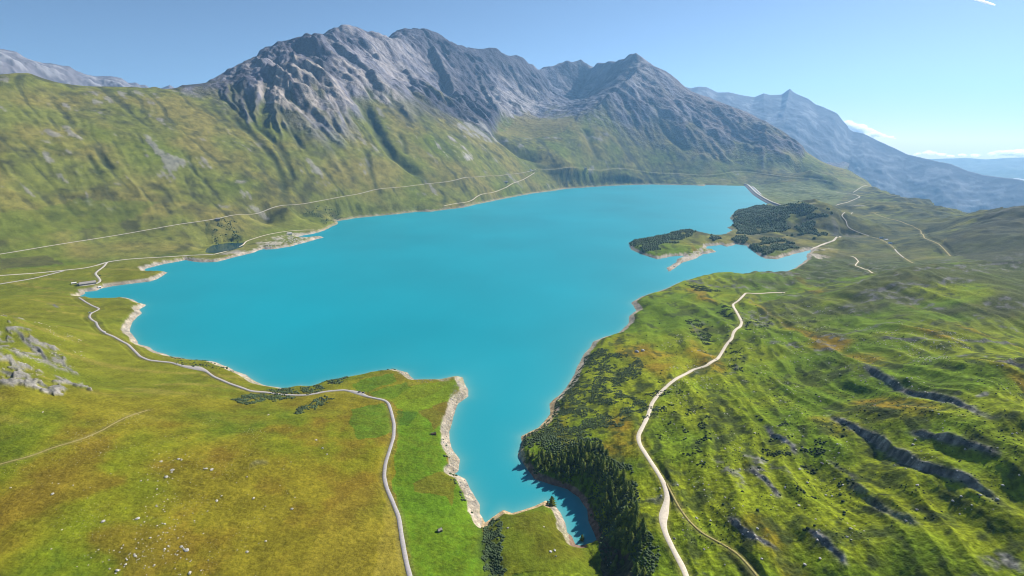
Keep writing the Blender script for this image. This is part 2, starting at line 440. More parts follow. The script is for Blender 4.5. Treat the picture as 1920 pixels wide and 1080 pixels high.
white = rng.standard_normal((NL, NA)).astype(np.float32)
lic_fine = lic(box_blur(white, 1), 14)
lic_wide = lic(box_blur(rng.standard_normal((NL, NA)).astype(np.float32), 4), 22)

# ----------------------------------------------------------------- full mesh grid (finer where the ground is near)
inner = np.linspace(-1.27, 1.27, 1120)
outer = np.tan(np.radians(np.linspace(52.4, 66, 22)))
cx = np.r_[-outer[::-1], inner, outer]
cols_az = np.arctan(cx)
rows = [330.0]
while rows[-1] < 7700:
    rows.append(rows[-1] + min(rows[-1] ** 2 / 185000, 11.5))
while rows[-1] < 10300:
    rows.append(rows[-1] * 1.02)
rows = np.array(rows)
NR, NC = len(rows), len(cols_az)
Rg = rows[:, None].astype(np.float32) * np.ones((1, NC), np.float32)
Ag = np.ones((NR, 1), np.float32) * cols_az[None].astype(np.float32)
Xg, Yg = Rg * np.sin(Ag), Rg * np.cos(Ag)
Lg = np.log(Rg)
spacing = np.maximum(np.gradient(rows)[:, None] * 0.7, Rg * 0.0022).astype(np.float32)


def full(grid, x, y):
    az = np.arctan2(x, y); r = np.hypot(x, y)
    return bil(grid, np.interp(r, rows, np.arange(NR)), np.interp(az, cols_az, np.arange(NC)))


def pix_ground(uv, grid, dense=4):
    """Ground points seen at photo pixels."""
    out = []
    fine = np.interp(np.arange(0, NR - 1, 1.0 / dense), np.arange(NR), rows)
    for u, v in uv:
        a, t = ray(u, v)
        fj = np.interp(a, cols_az, np.arange(NC))
        z = bil(grid, np.arange(0, NR - 1, 1.0 / dense), np.full(len(fine), fj))
        hit = np.nonzero(z >= CAM_H + fine * t)[0]
        k = hit[0] if len(hit) else len(fine) - 1
        out.append((fine[k] * math.sin(a), fine[k] * math.cos(a), float(z[k])))
    return np.array(out)


def dist_poly(pts, x, y, margin, signed=False):
    """Distance to a polyline (large where farther than margin), arc parameter 0..1 and signed side."""
    pts = np.asarray(pts)[:, :2]
    d = np.full(x.shape, 1e6, np.float32); s = np.zeros(x.shape, np.float32); par = np.zeros(x.shape, np.float32)
    seg = np.hypot(*np.diff(pts, axis=0).T); cum = np.r_[0, np.cumsum(seg)]; tot = cum[-1]
    for k in range(len(pts) - 1):
        (ax, ay), (bx, by) = pts[k], pts[k + 1]
        if seg[k] < 1e-6: continue
        idx = np.nonzero((x > min(ax, bx) - margin) & (x < max(ax, bx) + margin) & (y > min(ay, by) - margin) & (y < max(ay, by) + margin))
        if not len(idx[0]): continue
        px, py = x[idx], y[idx]
        ex, ey = (bx - ax) / seg[k], (by - ay) / seg[k]
        tt = np.clip((px - ax) * ex + (py - ay) * ey, 0, seg[k])
        dd = np.hypot(px - ax - tt * ex, py - ay - tt * ey)
        better = dd < d[idx]
        sel = tuple(i[better] for i in idx)
        d[sel] = dd[better]; par[sel] = ((cum[k] + tt) / tot)[better]
        s[sel] = ((py - ay) * ex - (px - ax) * ey)[better]
    return d, par, np.sign(s) * d


def inside(poly, x, y):
    poly = np.asarray(poly)[:, :2]
    full_res = np.zeros(x.shape, bool)
    sel = np.nonzero((x >= poly[:, 0].min()) & (x <= poly[:, 0].max()) & (y >= poly[:, 1].min()) & (y <= poly[:, 1].max()))
    x, y = x[sel], y[sel]
    res = np.zeros(x.shape, bool)
    j = len(poly) - 1
    for i in range(len(poly)):
        (x1, y1), (x2, y2) = poly[i], poly[j]
        if y1 != y2:
            c = ((y1 > y) != (y2 > y)) & (x < (x2 - x1) * (y - y1) / (y2 - y1) + x1)
            res ^= c
        j = i
    full_res[sel] = res
    return full_res


# shoreline distance with a slightly ragged edge
jit = np.minimum(0.0022 * Rg, 5.0)
qx = Xg + jit * fbm(Xg, Yg, 36, 3, 11, spacing=spacing); qy = Yg + jit * fbm(Xg, Yg, 36, 3, 23, spacing=spacing)
d_sh, _, _ = dist_poly(np.vstack([LAKE_W, LAKE_W[:1]]), qx, qy, 160.0)
in_lake = inside(LAKE_W, qx, qy)
sd = np.where(in_lake, -d_sh, d_sh)

Zb = mid(base, Ag, Lg)
EDGE = np.vstack([to_polar_r([(1592, 318, 6000)]), to_polar_z([(1625,340,5),(1660,358,14),(1690,371,26),(1745,371,30),(1800,391,40),(1845,400,32)]), to_polar_r([(1880,392,2720),(1920,380,2680),(2000,350,2680)])])
e_r, e_z = np.interp(Ag, EDGE[:, 0], EDGE[:, 1]), np.interp(Ag, EDGE[:, 0], EDGE[:, 2])
Zb = np.where((Ag > EDGE[0, 0]) & (Rg > e_r), np.minimum(Zb, e_z - .52 * (Rg - e_r)), Zb)
Zb = np.maximum(Zb, -1500)
# shore shaping on the base, so that features can be located
gorge_poly_px = [(965,830),(1180,800),(1235,1085),(1080,1085),(1060,960),(1020,930),(985,900)]


def shore_shape(zb, k):
    land = np.maximum(zb, 2.2 + 0.01 * np.minimum(sd, 200) - 60 * sstep(25, 110, sd) * ((Ag > .40) & (Rg > 3300)))
    land = np.where((Ag > EDGE[0, 0]) & (Rg > e_r), zb, land)
    sp_ = np.minimum(np.maximum(sd, 0), 400)
    prof = k * sp_ * (1 + (sp_ / 45) ** 2)
    h = 2.5
    soft = 0.5 * (land + prof) - 0.5 * np.sqrt((land - prof) ** 2 + h)
    out = np.where(in_lake, -np.minimum(0.4 * d_sh, 10), np.maximum(soft, 0.02) + 0.02)
    return np.where((land < 0) & (sd > 20), land, out)


k_shore = np.where(Rg > 2400, 0.5, 0.48).astype(np.float32)
kg = inside([(45,430),(160,430),(150,620),(-10,640)], Xg, Yg)
Z0 = shore_shape(Zb, k_shore)
gorge_w = pix_ground(gorge_poly_px, Z0)
in_gorge = inside(gorge_w, Xg, Yg)
k_shore = np.where(in_gorge, 1.15, k_shore).astype(np.float32)
mound = inside(pix_ground([(903,962),(1045,925),(1135,1085),(903,1085)], Z0), Xg, Yg)
k_shore = np.where(mound, .62, k_shore).astype(np.float32)
Z0 = shore_shape(Zb, k_shore)

# ------------------------------------------------- rock line of the massif
ROCKLINE = [(-60,80),(300,120),(345,166),(400,172),(440,190),(500,200),(560,222),(600,240),(640,250),(672,235),(695,188),(715,182),(760,198),(800,207),(850,228),(880,240),(920,258),(940,240),(965,226),(1010,224),(1060,214),(1085,222),(1120,222),(1160,238),(1200,250),(1250,262),(1320,276),(1400,292),(1500,304),(1590,316)]
rl = pix_ground(ROCKLINE, Z0)
rl_az, rl_r = np.arctan2(rl[:, 0], rl[:, 1]), np.hypot(rl[:, 0], rl[:, 1])
rl_r[:2] = 3900, 3900
rock_r = np.interp(Ag, rl_az, rl_r, left=4000, right=9000).astype(np.float32)
mnoise = fbm(Xg, Yg, 520, 5, 40)
_w1, _w2 = fbm(Xg, Yg, 160, 3, 33), fbm(Xg, Yg, 160, 3, 36)
lf, lw = mid(lic_fine, Ag + .004 * _w1, Lg + .004 * _w2), mid(lic_wide, Ag + .007 * _w1, Lg + .007 * _w2)
lw_amp = sstep(-.6, .7, fbm(Xg, Yg, 800, 3, 38))
rockness = sstep(-220, 260, Rg - rock_r + 190 * mnoise + 70 * lf + 60 * lw)
rockness = np.where(Ag > math.radians(34), 0, rockness).astype(np.float32)
slope_far = sstep(2000, 2600, Rg - 60 * (Ag > 0.4)) * (sd > 0)
right_near = sstep(0.02, 0.16, Ag) * (Rg < 2300) * sstep(2300, 1500, Rg) * sstep(0, 40, sd)
left_near = ((Ag < 0.0) | mound) * sstep(2000, 1500, Rg)
right_near = right_near * ~mound

crest_r = np.interp(Ag, sky_pts[np.argsort(sky_pts[:, 0]), 0], sky_pts[np.argsort(sky_pts[:, 0]), 1], left=3500, right=9999)
keep_crest = .30 + .70 * sstep(0, 420, np.abs(Rg - crest_r))
Z = Z0.copy()
land_w = sstep(0, 60, sd) * ~in_lake
# mountains: gullies along the fall line, crags, cliffs
mag_full = mid((mag / R_mid).astype(np.float32), Ag, Lg)
crag = fbm(Xg, Yg, 210, 5, 60, 0.55, spacing, ridged=True)
crag2 = fbm(Xg, Yg, 90, 4, 62, 0.6, spacing, ridged=True)
Z += keep_crest * rockness * ((4 + 9 * lw_amp) * lw * .6 * sstep(.15, .5, mag_full) + 4.0 * lf * sstep(.2, .6, mag_full) + 9 * crag + 5 * crag2) * sstep(7000, 5200, Rg - 600)
ra, rb = Xg * .72 - Yg * .69 + 60 * _w1, Xg * .69 + Yg * .72 + 45 * _w2     # ribs run down to the right, across the sun
rib = 56 * (1 - 2 * np.abs(noise(rb / 270, ra / 1100, 67))) + 30 * (1 - 2 * np.abs(noise(rb / 115, ra / 420, 68))) + 12 * (1 - 2 * np.abs(noise(rb / 50, ra / 170, 69)))
rib_m = sstep(-.55, .5, fbm(Xg, Yg, 1100, 3, 63)) * (1 - .75 * sstep(math.radians(2.5), math.radians(4.5), Ag) * sstep(math.radians(13), math.radians(11.5), Ag) * sstep(5000, 5600, Rg))
Z += keep_crest * rockness * rib * (.2 + .85 * rib_m) * sstep(-60, 500, Rg - rock_r)
Z += keep_crest * rockness * 16 * (1 - 2 * np.abs(noise(Xg / 620 + .3 * _w1, Yg / 620 + .3 * _w2, 66))) * sstep(0, 500, Rg - rock_r)
Z += keep_crest * rockness * 20 * fbm(Xg, Yg, 700, 3, 65, spacing=spacing)
grass_far = slope_far * (1 - rockness) * land_w
Z += keep_crest * grass_far * ((.05 + .3 * lw_amp) * lw * sstep(.08, .35, mag_full) + .8 * lf * sstep(.1, .4, mag_full) + 8 * fbm(Xg, Yg, 620, 3, 70, 0.5, spacing) + 3.0 * fbm(Xg, Yg, 160, 5, 72, 0.58, spacing) + 2.0 * fbm(Xg, Yg, 72, 3, 75, 0.55, spacing, True)) * sstep(0, 260, sd + 40)
jag = np.exp(-((Rg - crest_r) / 260) ** 2) * sstep(math.radians(-28), math.radians(-24), Ag) * sstep(math.radians(19), math.radians(14), Ag)
am = Ag * 5000
Z += jag * rockness * (13 * (1 - 2.2 * np.abs(noise(am / 150, Rg / 900, 160))) + 9 * (1 - 2.2 * np.abs(noise(am / 60, Rg / 400, 161)))) * (.35 + .65 * sstep(math.radians(-11), math.radians(-13), Ag))
# near left: soft meadow
Z += left_near * land_w * (1.5 * fbm(Xg, Yg, 120, 3, 80, 0.5, spacing) + 0.22 * fbm(Xg, Yg, 14, 3, 85, 0.6, spacing))
# right hillside: bands of rounded ridges that run with the strike
strike = math.radians(82)
ca, sa_ = math.cos(strike), math.sin(strike)
us, vs_ = Xg * ca + Yg * sa_, -Xg * sa_ + Yg * ca
warp = 26 * fbm(Xg, Yg, 180, 3, 90)
band = 1 - 2 * np.abs(noise((us + warp) / 260, (vs_ + warp) / 62, 93))
band2 = 1 - 2 * np.abs(noise((us + warp) / 110, (vs_ + warp * .6) / 24, 96))
rough_r = sstep(-0.3, 0.5, fbm(Xg, Yg, 300, 2, 99) + sstep(0.25, 0.7, Ag) * 0.7)
amp = sstep(0.05, 0.45, Ag)
Z += right_near * (amp * (4.8 * band + 2.8 * band2 * rough_r) + 2.4 * fbm(Xg, Yg, 70, 3, 102, 0.5, spacing) + (0.22 + 0.34 * rough_r * amp) * fbm(Xg, Yg, 12, 4, 105, 0.66, spacing))
# far right hills beyond the dam
hills = (Ag > 0.42) * sstep(1900, 2400, Rg) * sstep(5600, 4500, Rg) * sstep(10, 160, sd)
Z += hills * (14 * fbm(Xg, Yg, 420, 5, 110, 0.6, spacing) + 5 * fbm(Xg, Yg, 90, 3, 111, .55, spacing) + 5 * (1 - 2 * np.abs(noise((us + warp) / 500, (vs_ + 2 * warp) / 130, 113))))
isl = (Ag > 0.2) * (Ag < 0.62) * (Rg > 1560) * (Rg < 3100) * sstep(5, 50, sd)
Z += isl * 4 * fbm(Xg, Yg, 90, 4, 117, 0.5, spacing)

# ------------------------------------------------- ravines, scarps
rock_mask = np.zeros_like(Z); scrub = np.zeros_like(Z)


def taper(p, a=0.12):
    return sstep(0, a, p) * sstep(1, 1 - a, p)


def gully(px, depth, width):
    global Z
    w = pix_ground(px, Z0)
    d, p, s = dist_poly(w, Xg, Yg, width * 4)
    wob = width * (1 + 0.35 * noise(Xg / (width * 3), Yg / (width * 3), 130))
    Z -= depth * taper(p) * np.exp(-(d / wob) ** 2)
    scrub[:] = np.maximum(scrub, 0.75 * taper(p) * np.exp(-(d / (wob * 0.9)) ** 2))


gully([(683,190),(697,225),(715,258),(735,288),(765,312),(790,330),(812,347),(824,355)], 44, 42)
gully([(928,250),(945,265),(968,280),(990,290),(1008,306),(1030,320),(1050,336),(1064,352)], 62, 75)
gully([(430,215),(470,250),(515,300),(530,340),(535,380)], 12, 20)
gully([(470,225),(520,270),(545,320),(548,345)], 13, 18)
gully([(525,205),(545,240),(568,283)], 18, 24)
gully([(185,283),(198,308),(212,322)], 9, 14)
gully([(163,290),(178,315),(190,333)], 7, 12)
gully([(350,290),(365,325),(390,350)], 6, 12)
gully([(685,280),(693,318),(705,350),(718,372)], 12, 18)
gully([(745,245),(757,268),(760,290)], 10, 20)
gully([(820,352),(835,368),(832,385)], 8, 16)
gully([(1095,240),(1110,275),(1125,305)], 22, 40)
gully([(1215,215),(1250,250),(1290,285)], 20, 45)
gully([(1290,225),(1340,260),(1370,285)], 22, 50)
gully([(1150,322),(1155,335),(1160,344)], 14, 26)
gully([(1185,322),(1193,335),(1198,344)], 14, 26)
gully([(1225,322),(1230,335),(1236,344)], 14, 26)
gully([(1262,326),(1270,336),(1275,345)], 14, 26)
gully([(905,972),(912,990),(910,1015),(912,1040),(925,1065),(940,1085)], 3.5, 9)


def scarp(px, h, w=1.6, inland=45.0, dark=1.0):
    w, inland = w * .72, inland * 1.7
    """A rock step: the ground left of the line's direction stands higher."""
    global Z
    pw = pix_ground(px, Z0)
    # break the drawn line up a little
    d, p, s = dist_poly(pw, Xg + 4.5 * noise(Xg / 60, Yg / 60, 140) + .7 * noise(Xg / 11, Yg / 11, 141), Yg + 4.5 * noise(Xg / 60, Yg / 60, 142) + .7 * noise(Xg / 11, Yg / 11, 143), 4 * inland)
    hh = .31 * h * taper(p, 0.3) * (0.8 + 0.75 * noise(p * 4.3, p * 0 + h, 144) + 0.25 * noise(p * 19, p * 0 + h, 145))
    ok = d < 1e5
    up = hh * sstep(-w, w, s) * np.exp(-np.maximum(s, 0) / inland)
    dn = -0.12 * hh * (s < w) * np.exp(-np.abs(s) / 16.0)
    Z += np.where(ok, up + dn, 0)
    face = taper(p, 0.2) * np.exp(-(s / (w * 1.5 + 0.05 * h)) ** 2) * ok
    rock_mask[:] = np.maximum(rock_mask, dark * face)  # bare rock, its dark colour also painting in shade on the face


scarp([(1545,770),(1575,795),(1600,812),(1640,830),(1690,862),(1730,888),(1770,905),(1820,932),(1870,958),(1925,985)], 21, 2.2)
scarp([(1575,690),(1615,692),(1650,712),(1700,735),(1740,752),(1800,770),(1850,790),(1920,800)], 15, 2.4)
scarp([(1690,820),(1760,835),(1820,850),(1880,880)], 9, 2.0, 25)
scarp([(1585,905),(1620,935),(1660,965),(1690,982),(1735,1010)], 9, 2.5, 22, 0.6)
scarp([(1540,860),(1580,885),(1610,905)], 5, 1.8, 20, .4)
scarp([(1425,800),(1445,825),(1485,845),(1490,865)], 7, 2.4, 18)
scarp([(1400,880),(1425,905),(1455,935),(1465,950)], 6, 2.4, 18)
scarp([(1360,975),(1385,1000),(1410,1020),(1460,1040)], 8, 2.2, 20)
scarp([(1500,1000),(1540,1030),(1570,1055),(1590,1080)], 6, 2.2, 20)
scarp([(1275,528),(1310,535),(1350,540),(1400,544),(1430,548)], 7, 2.4, 25)
scarp([(1495,545),(1560,530),(1620,527),(1660,520)], 8, 3, 30, .5)
scarp([(1590,560),(1650,545),(1700,535),(1750,542),(1760,545)], 14, 3, 30)
scarp([(1700,510),(1740,506),(1780,508)], 10, 3, 25)
scarp([(1550,640),(1600,630),(1650,615),(1700,605)], 7, 2.4, 25, .6)
scarp([(1640,640),(1690,645),(1740,640),(1780,650)], 10, 2.6, 22)
scarp([(1780,640),(1840,650),(1920,655)], 9, 2.4, 24)
scarp([(1860,690),(1920,700)], 9, 2.4, 24)
scarp([(1465,585),(1500,578),(1540,580)], 5, 2.4, 20, .5)
scarp([(1290,600),(1300,615),(1315,635),(1335,645)], 4, 2.0, 18, .6)
scarp([(1490,385),(1520,379),(1550,381)], 12, 6, 60, .9)
scarp([(1560,400),(1568,425),(1562,445)], 14, 8, 60, .5)
scarp([(0,612),(30,622),(60,650),(90,680),(120,700)], 9, 2.4, 30, 0.9)
scarp([(0,690),(25,702),(60,712),(100,730)], 8, 2.4, 25, 0.9)
scarp([(85,655),(115,680),(140,705)], 6, 2.2, 22, 0.8)
scarp([(85,570),(100,572),(110,578)], 5, 2.2, 18, 1.0)
scarp([(460,883),(478,870),(505,868)], 4, 3, 20, .3)
for px, h, w in (([(800,80),(815,120),(840,170),(868,222)], 380, 42), ([(606,84),(640,112),(690,150),(722,196)], 250, 34), ([(890,140),(905,180),(932,232)], 210, 34), ([(1194,106),(1188,150),(1162,180),(1130,197),(1082,226)], 330, 52),
                 ([(740,110),(765,150),(800,195)], 180, 30), ([(945,115),(965,150),(990,185)], 170, 34), ([(1225,190),(1262,240),(1302,288)], 130, 30), ([(1320,190),(1365,236),(1402,272)], 120, 30), ([(470,120),(500,150),(540,190)], 110, 24), ([(560,90),(585,118),(620,150)], 150, 26)):
    scarp(px, h, w, 95, .45)
# rocky knoll at the left edge
knoll_w = pix_ground([(-40,575),(15,590),(60,618),(110,650),(150,705),(175,735),(110,742),(40,728),(-40,745)], Z0)
knoll = inside(knoll_w, Xg, Yg) * 1.0
kn = fbm(Xg, Yg, 34, 5, 150, 0.6, spacing, True)
kmask = knoll * sstep(0.6, 0.95, fbm(Xg, Yg, 30, 4, 153, .6) + 0.45 * kn + 0.18)
Z += kmask * (2.2 * kn + 1.6 * fbm(Xg, Yg, 9, 3, 156, 0.6, spacing, True))
rock_mask = np.maximum(rock_mask, 0.95 * kmask * sstep(0.0, 0.7, kn + 0.45 * fbm(Xg, Yg, 8, 2, 158, .6, spacing) + 0.1))
# terraced drawdown beach
terr = (sd > 0) * (Z < 7) * (Rg < 1000) * (~in_gorge)
Z = np.where(in_lake, Z0, np.where(Z0 < 0, Z, np.maximum(Z, np.minimum(0.03 + 0.1 * sd, 1.0))))
Z = Z + terr * 0.16 * np.sin(Z * 6.5)

# ------------------------------------------------- the small pond
POND = [(385,474),(388,466),(399,460),(428,455.5),(459,455),(452,463),(432,469),(405,473.5)]
pond_z = 7.0
pa, pt = ray(*np.array(POND).T); pr = (pond_z - CAM_H) / pt
POND_W = np.c_[pr * np.sin(pa), pr * np.cos(pa)]
d_po, _, _ = dist_poly(np.vstack([POND_W, POND_W[:1]]), Xg, Yg, 70)
in_po = inside(POND_W, Xg, Yg)
Z = np.where(in_po, pond_z - 0.6 - 0.1 * np.minimum(d_po, 20), np.where(d_po < 60, pond_z + 0.25 + (np.maximum(Z, pond_z + .3) - pond_z - 0.25) * sstep(0, 60, d_po), Z))

# ------------------------------------------------- roads: benches cut into the ground, ribbons laid on them
ROADS = [
 ('lane', M_LANE, 3.7, [(148,558),(160,566),(172,573),(184,578),(186,580),(170,588),(167,594),(172,600),(180,604),(183,612),(188,618),(197,624),(215,632),(240,646),(248,654),(262,668),(278,675),(320,680),(345,687),(370,690),(385,695),(400,706),(430,719),(470,733),(500,736),(530,740),(560,741),(580,740),(610,734),(645,731),(670,736),(690,744),(720,750),(728,755),(733,770),(739,795),(738,820),(730,845),(722,870),(720,895),(725,915),(738,945),(748,970),(752,1000),(757,1030),(763,1060),(774,1100)],
  'grey asphalt lane winding along the near left shore past the green fields', 'lane'),
 ('main_road', M_ROAD, 7.0, [(-20,480),(100,460),(200,445),(300,427),(400,412),(420,408),(500,394),(600,376),(640,368),(700,356),(720,353),(800,345),(860,337),(905,331),(950,327),(985,323),(1004,318)],
  'pale main road crossing the left mountainside above the lake', 'road'),
 ('main_road', M_LANE, 4.5, [(1006,316),(1060,317),(1100,316.5),(1150,315.5),(1200,319),(1270,324),(1310,329),(1350,328),(1365,323),(1375,320.5),(1400,321),(1450,328),(1500,334),(1560,341)],
  'pale main road above the far shore running on towards the dam', 'road'),
 ('shore_road', M_ROAD, 6.5, [(-20,518.5),(60,513),(120,507),(160,503),(185,497),(200,491),(240,486),(300,482),(360,478),(400,477.3)],
  'pale shore road at the left end of the lake leading to the pond', 'road'),
 ('shore_lane', M_TRACK, 4.5, [(400,477),(440,467),(456,459),(461,453),(480,446),(510,438),(540,433),(592,432)],
  'narrow pale lane between the dark pond and the rocky spit', 'lane'),
 ('side_road', M_LANE, 7.0, [(-20,536),(60,523),(118,508.5)], 'grey side road joining the shore road at the left edge', 'road'),
 ('farm_track', M_ROAD, 5.0, [(200,492),(195,500),(183,508),(178,513),(184,520),(188,525),(187,529),(178,534),(150,536.5)],
  'short pale drive curving down to the long dark roofed farmhouse', 'track'),
 ('white_track', M_TRACK, 4.3, [(1472,549),(1440,549.5),(1410,549.5),(1398,550),(1392,556),(1385,563),(1374,571),(1376,577),(1383,588),(1391,604),(1388,612),(1375,624),(1372,635),(1362,646),(1355,658),(1345,673),(1325,685),(1300,694),(1275,706),(1250,724),(1235,738),(1222,757),(1215,780),(1205,800),(1196,818),(1199,833),(1212,853),(1230,880),(1245,905),(1252,930),(1247,955),(1242,975),(1247,1000),(1262,1030),(1280,1065),(1295,1100)],
  'broad white gravel track winding down the green hillside on the right', 'track'),
 ('footpath', M_PATH, 1.9, [(1250,905),(1262,930),(1272,950),(1290,975),(1315,1000),(1350,1018),(1380,1035),(1400,1055),(1428,1090)],
  'narrow earth path branching off the white gravel track', 'path'),
 ('footpath', M_PATH, 1.5, [(-10,873),(60,855),(100,838),(150,825),(190,808),(215,793),(240,780),(280,769)],
  'faint straw coloured footpath crossing the lower left meadow', 'path'),
 ('shore_lane', M_TRACK, 6.0, [(833,386),(870,380),(888,375),(892,370),(905,363),(950,352),(962,343),(985,335),(1002,324)],
  'pale lane rising from the far left shore to the road junction', 'lane'),
 ('gravel_track', M_TRACK, 2.8, [(1595,480),(1603,482),(1610,490),(1603,497),(1613,502),(1630,507),(1638,512)],
  'short white gravel zigzag on the low hills right of the bay', 'track'),
 ('gravel_track', M_ROAD, 3.0, [(1598,398),(1583,398),(1577,403),(1587,413),(1588,427),(1600,433),(1630,443)],
  'pale gravel track beside the wooded knoll on its far right side', 'track'),
 ('gravel_track', M_ROAD, 3.4, [(1678,467),(1682,473),(1695,483)], 'tiny pale track stub in the middle of the right hand moor', 'track'),
 ('gravel_track', M_PATH, 3.2, [(1713,425),(1727,432),(1733,447),(1760,457),(1773,470),(1782,480)],
  'pale gravel track descending the moor below the grey right slope', 'track'),
 ('footpath', M_PATH, 3.0, [(1633,444),(1650,448),(1665,456),(1677,466)], 'faint trail linking the white huts on the right moor', 'path'),
 ('footpath', M_PATH, 3.0, [(1640,400),(1660,408),(1685,414),(1700,420),(1712,424)], 'faint trail crossing the low hills at the top of the right moor', 'path'),
 ('footpath', M_PATH, 3.0, [(1696,484),(1705,490),(1712,493)], 'faint trail ending at the rocky crest on the right', 'path'),
 ('gravel_track', M_ROAD, 4.5, [(1567,385),(1587,380),(1613,369),(1605,365),(1567,360)],
  'pale hairpin track on the plain behind the wooded knoll', 'track'),
 ('gravel_track', M_ROAD, 4.5, [(1600,361),(1613,352),(1627,347)], 'pale track climbing away from the plain beyond the dam', 'track'),
]


def resample(pts, step):
    seg = np.hypot(*np.diff(pts[:, :2], axis=0).T); cum = np.r_[0, np.cumsum(seg)]
    n = max(3, int(cum[-1] / step) + 1); t = np.linspace(0, cum[-1], n)
    return np.c_[[np.interp(t, cum, pts[:, k]) for k in range(pts.shape[1])]].T


def smooth(a, n, it=1):
    for _ in range(it):
        p = np.pad(a, [(n, n), (0, 0)], mode='edge')
        c = np.cumsum(np.vstack([np.zeros((1, a.shape[1])), p]), axis=0)
        b = (c[2 * n + 1:] - c[:-2 * n - 1]) / (2 * n + 1)
        b[0], b[-1] = a[0], a[-1]; a = b
    return a


road_geo = []
road_near = np.zeros_like(Z)
Z_road_src = Z.copy()
for name, mat, width, px, label, cat in ROADS:
    far_road = px[len(px) // 2][1] < 485
    src = Z0 if far_road else Z_road_src
    w = pix_ground(px, src)
    rr = np.median(np.hypot(w[:, 0], w[:, 1]))
    keep = [0]
    for k in range(1, len(w)):                        # drop points that fell behind a crest
        if np.hypot(*(w[k, :2] - w[keep[-1], :2])) < 6.0 * (np.hypot(px[k][0] - px[keep[-1]][0], px[k][1] - px[keep[-1]][1]) + 4) * rr / 300:
            keep.append(k)
    w = resample(w[keep], max(2.5, rr / 350))
    w[:, :2] = smooth(w[:, :2], 2, 2)
    rn_ = full(road_near, w[:, 0], w[:, 1])
    w[:, 2] = full(src, w[:, 0], w[:, 1]) * (1 - rn_) + (full(Z, w[:, 0], w[:, 1]) + .25) * rn_
    w[:, 2:] = smooth(w[:, 2:], 5, 3)
    road_geo.append((name, mat, width, w, label, cat))
    d, p, s = dist_poly(w, Xg, Yg, width * 2.5 + 12)
    cum = np.linspace(0, 1, len(w)); zr = np.interp(p, cum, w[:, 2])
    if far_road:
        calm = sstep(150, 30, dist_poly(w, Xg, Yg, 160)[0])
        calm = calm * (1 - road_near)
        Z = Z * (1 - calm) + Z0 * calm
    k = np.where(d < 1e5, sstep(width * 0.75 + 1.2 * spacing + 5, width * 0.5 + 1.2 * spacing, d), 0)
    zc_ = np.where(road_near > .3, np.minimum(zr - .25, Z), zr - .25)
    Z = Z * (1 - k) + zc_ * k
    road_near = np.maximum(road_near, np.where(d < 1e5, sstep(width * 0.5 + 6, width * 0.5, d), 0))

Z = np.where(in_po, pond_z - 0.6 - 0.1 * np.minimum(d_po, 20), Z)
Z = np.where(~in_po & (d_po < 26) & (road_near < .1), np.minimum(Z, pond_z + .25 + .12 * d_po), Z)

# ----------------------------------------------------------------- ground colour
_ja = np.minimum(2.0 + Rg * .002, 14)
_jx, _jy = Xg + _ja * fbm(Xg, Yg, 24, 3, 190), Yg + _ja * fbm(Xg, Yg, 24, 3, 194)


def px_poly(px):
    return inside(pix_ground(px, Z0), _jx, _jy)


def mixc(a, b, t):
    return a + (np.asarray(b, np.float32) - a) * t[..., None]


one = np.ones((NR, NC, 1), np.float32)
n_big, n_med, n_sml = fbm(Xg, Yg, 300, 4, 200), fbm(Xg, Yg, 70, 4, 205), fbm(Xg, Yg, 16, 3, 210, .6)
g_green, g_lime, g_straw, g_brown, g_heath = (.078, .125, .008), (.135, .165, .007), (.205, .175, .016), (.175, .105, .014), (.060, .060, .026)
col = one * np.array(g_green, np.float32)
# left meadow: green near the edge, tawny in the middle
tawny = sstep(-0.55, 0.55, fbm(Xg, Yg, 210, 4, 220) + 0.5 * n_med * 0.6 + 0.15)
lm = left_near > 0
col = np.where(lm[..., None], mixc(mixc(col, g_lime, sstep(-.4, .7, n_big + .3 * n_sml)), (.190, .150, .012), tawny * .78), col)
col = np.where(lm[..., None], mixc(col, (.155, .090, .012), .5 * sstep(.15, .8, n_med + .5 * n_big) * sstep(1000, 600, Rg)), col)
col = np.where(lm[..., None], mixc(col, (.135, .150, .012), .8 * sstep(650, 1000, Rg)), col)
col = np.where(lm[..., None], mixc(col, (.215, .180, .035), .6 * sstep(.2, .7, noise(Xg / 130, Yg / 26, 226) + .3 * n_sml) * sstep(600, 900, Rg)), col)
# right hillside: vivid grass, orange sedge, dark heath
rn = right_near > 0.01
cr = mixc(mixc(one * np.array((.085, .135, .007), np.float32), (.155, .185, .008), sstep(-.5, .6, n_big + .5 * n_med)), (.215, .130, .012), .8 * sstep(.35, .85, noise((us + warp) / 240, (vs_ + warp) / 46, 230) + .3 * n_med))
cr = mixc(cr, (.044, .060, .010), .85 * sstep(.1, .7, n_med + .6 * n_sml - .25 * band))
cr = mixc(cr, (.034, .046, .012), .75 * sstep(.22, .62, noise((us + warp) / 60, (vs_ + warp) / 15, 232) + .45 * n_sml + .25 * n_med))
cr = mixc(cr, (.052, .060, .022), sstep(.1, .8, rough_r * sstep(.3, .6, Ag) * sstep(800, 1300, Rg) + .35 * n_med - .1) * .85)
stre = noise((us + warp) / 17, (vs_ + .5 * warp) / 3.2, 234) * sstep(3.5, 1.2, spacing) + .8 * noise((us + warp) / 46, (vs_ + .5 * warp) / 9, 236) * sstep(6, 3, spacing)
cr = 1.24 * cr * (1 + .30 * np.clip(stre, -1, 1) * sstep(.0, .3, Ag))[..., None]
col = np.where(rn[..., None], cr, col)
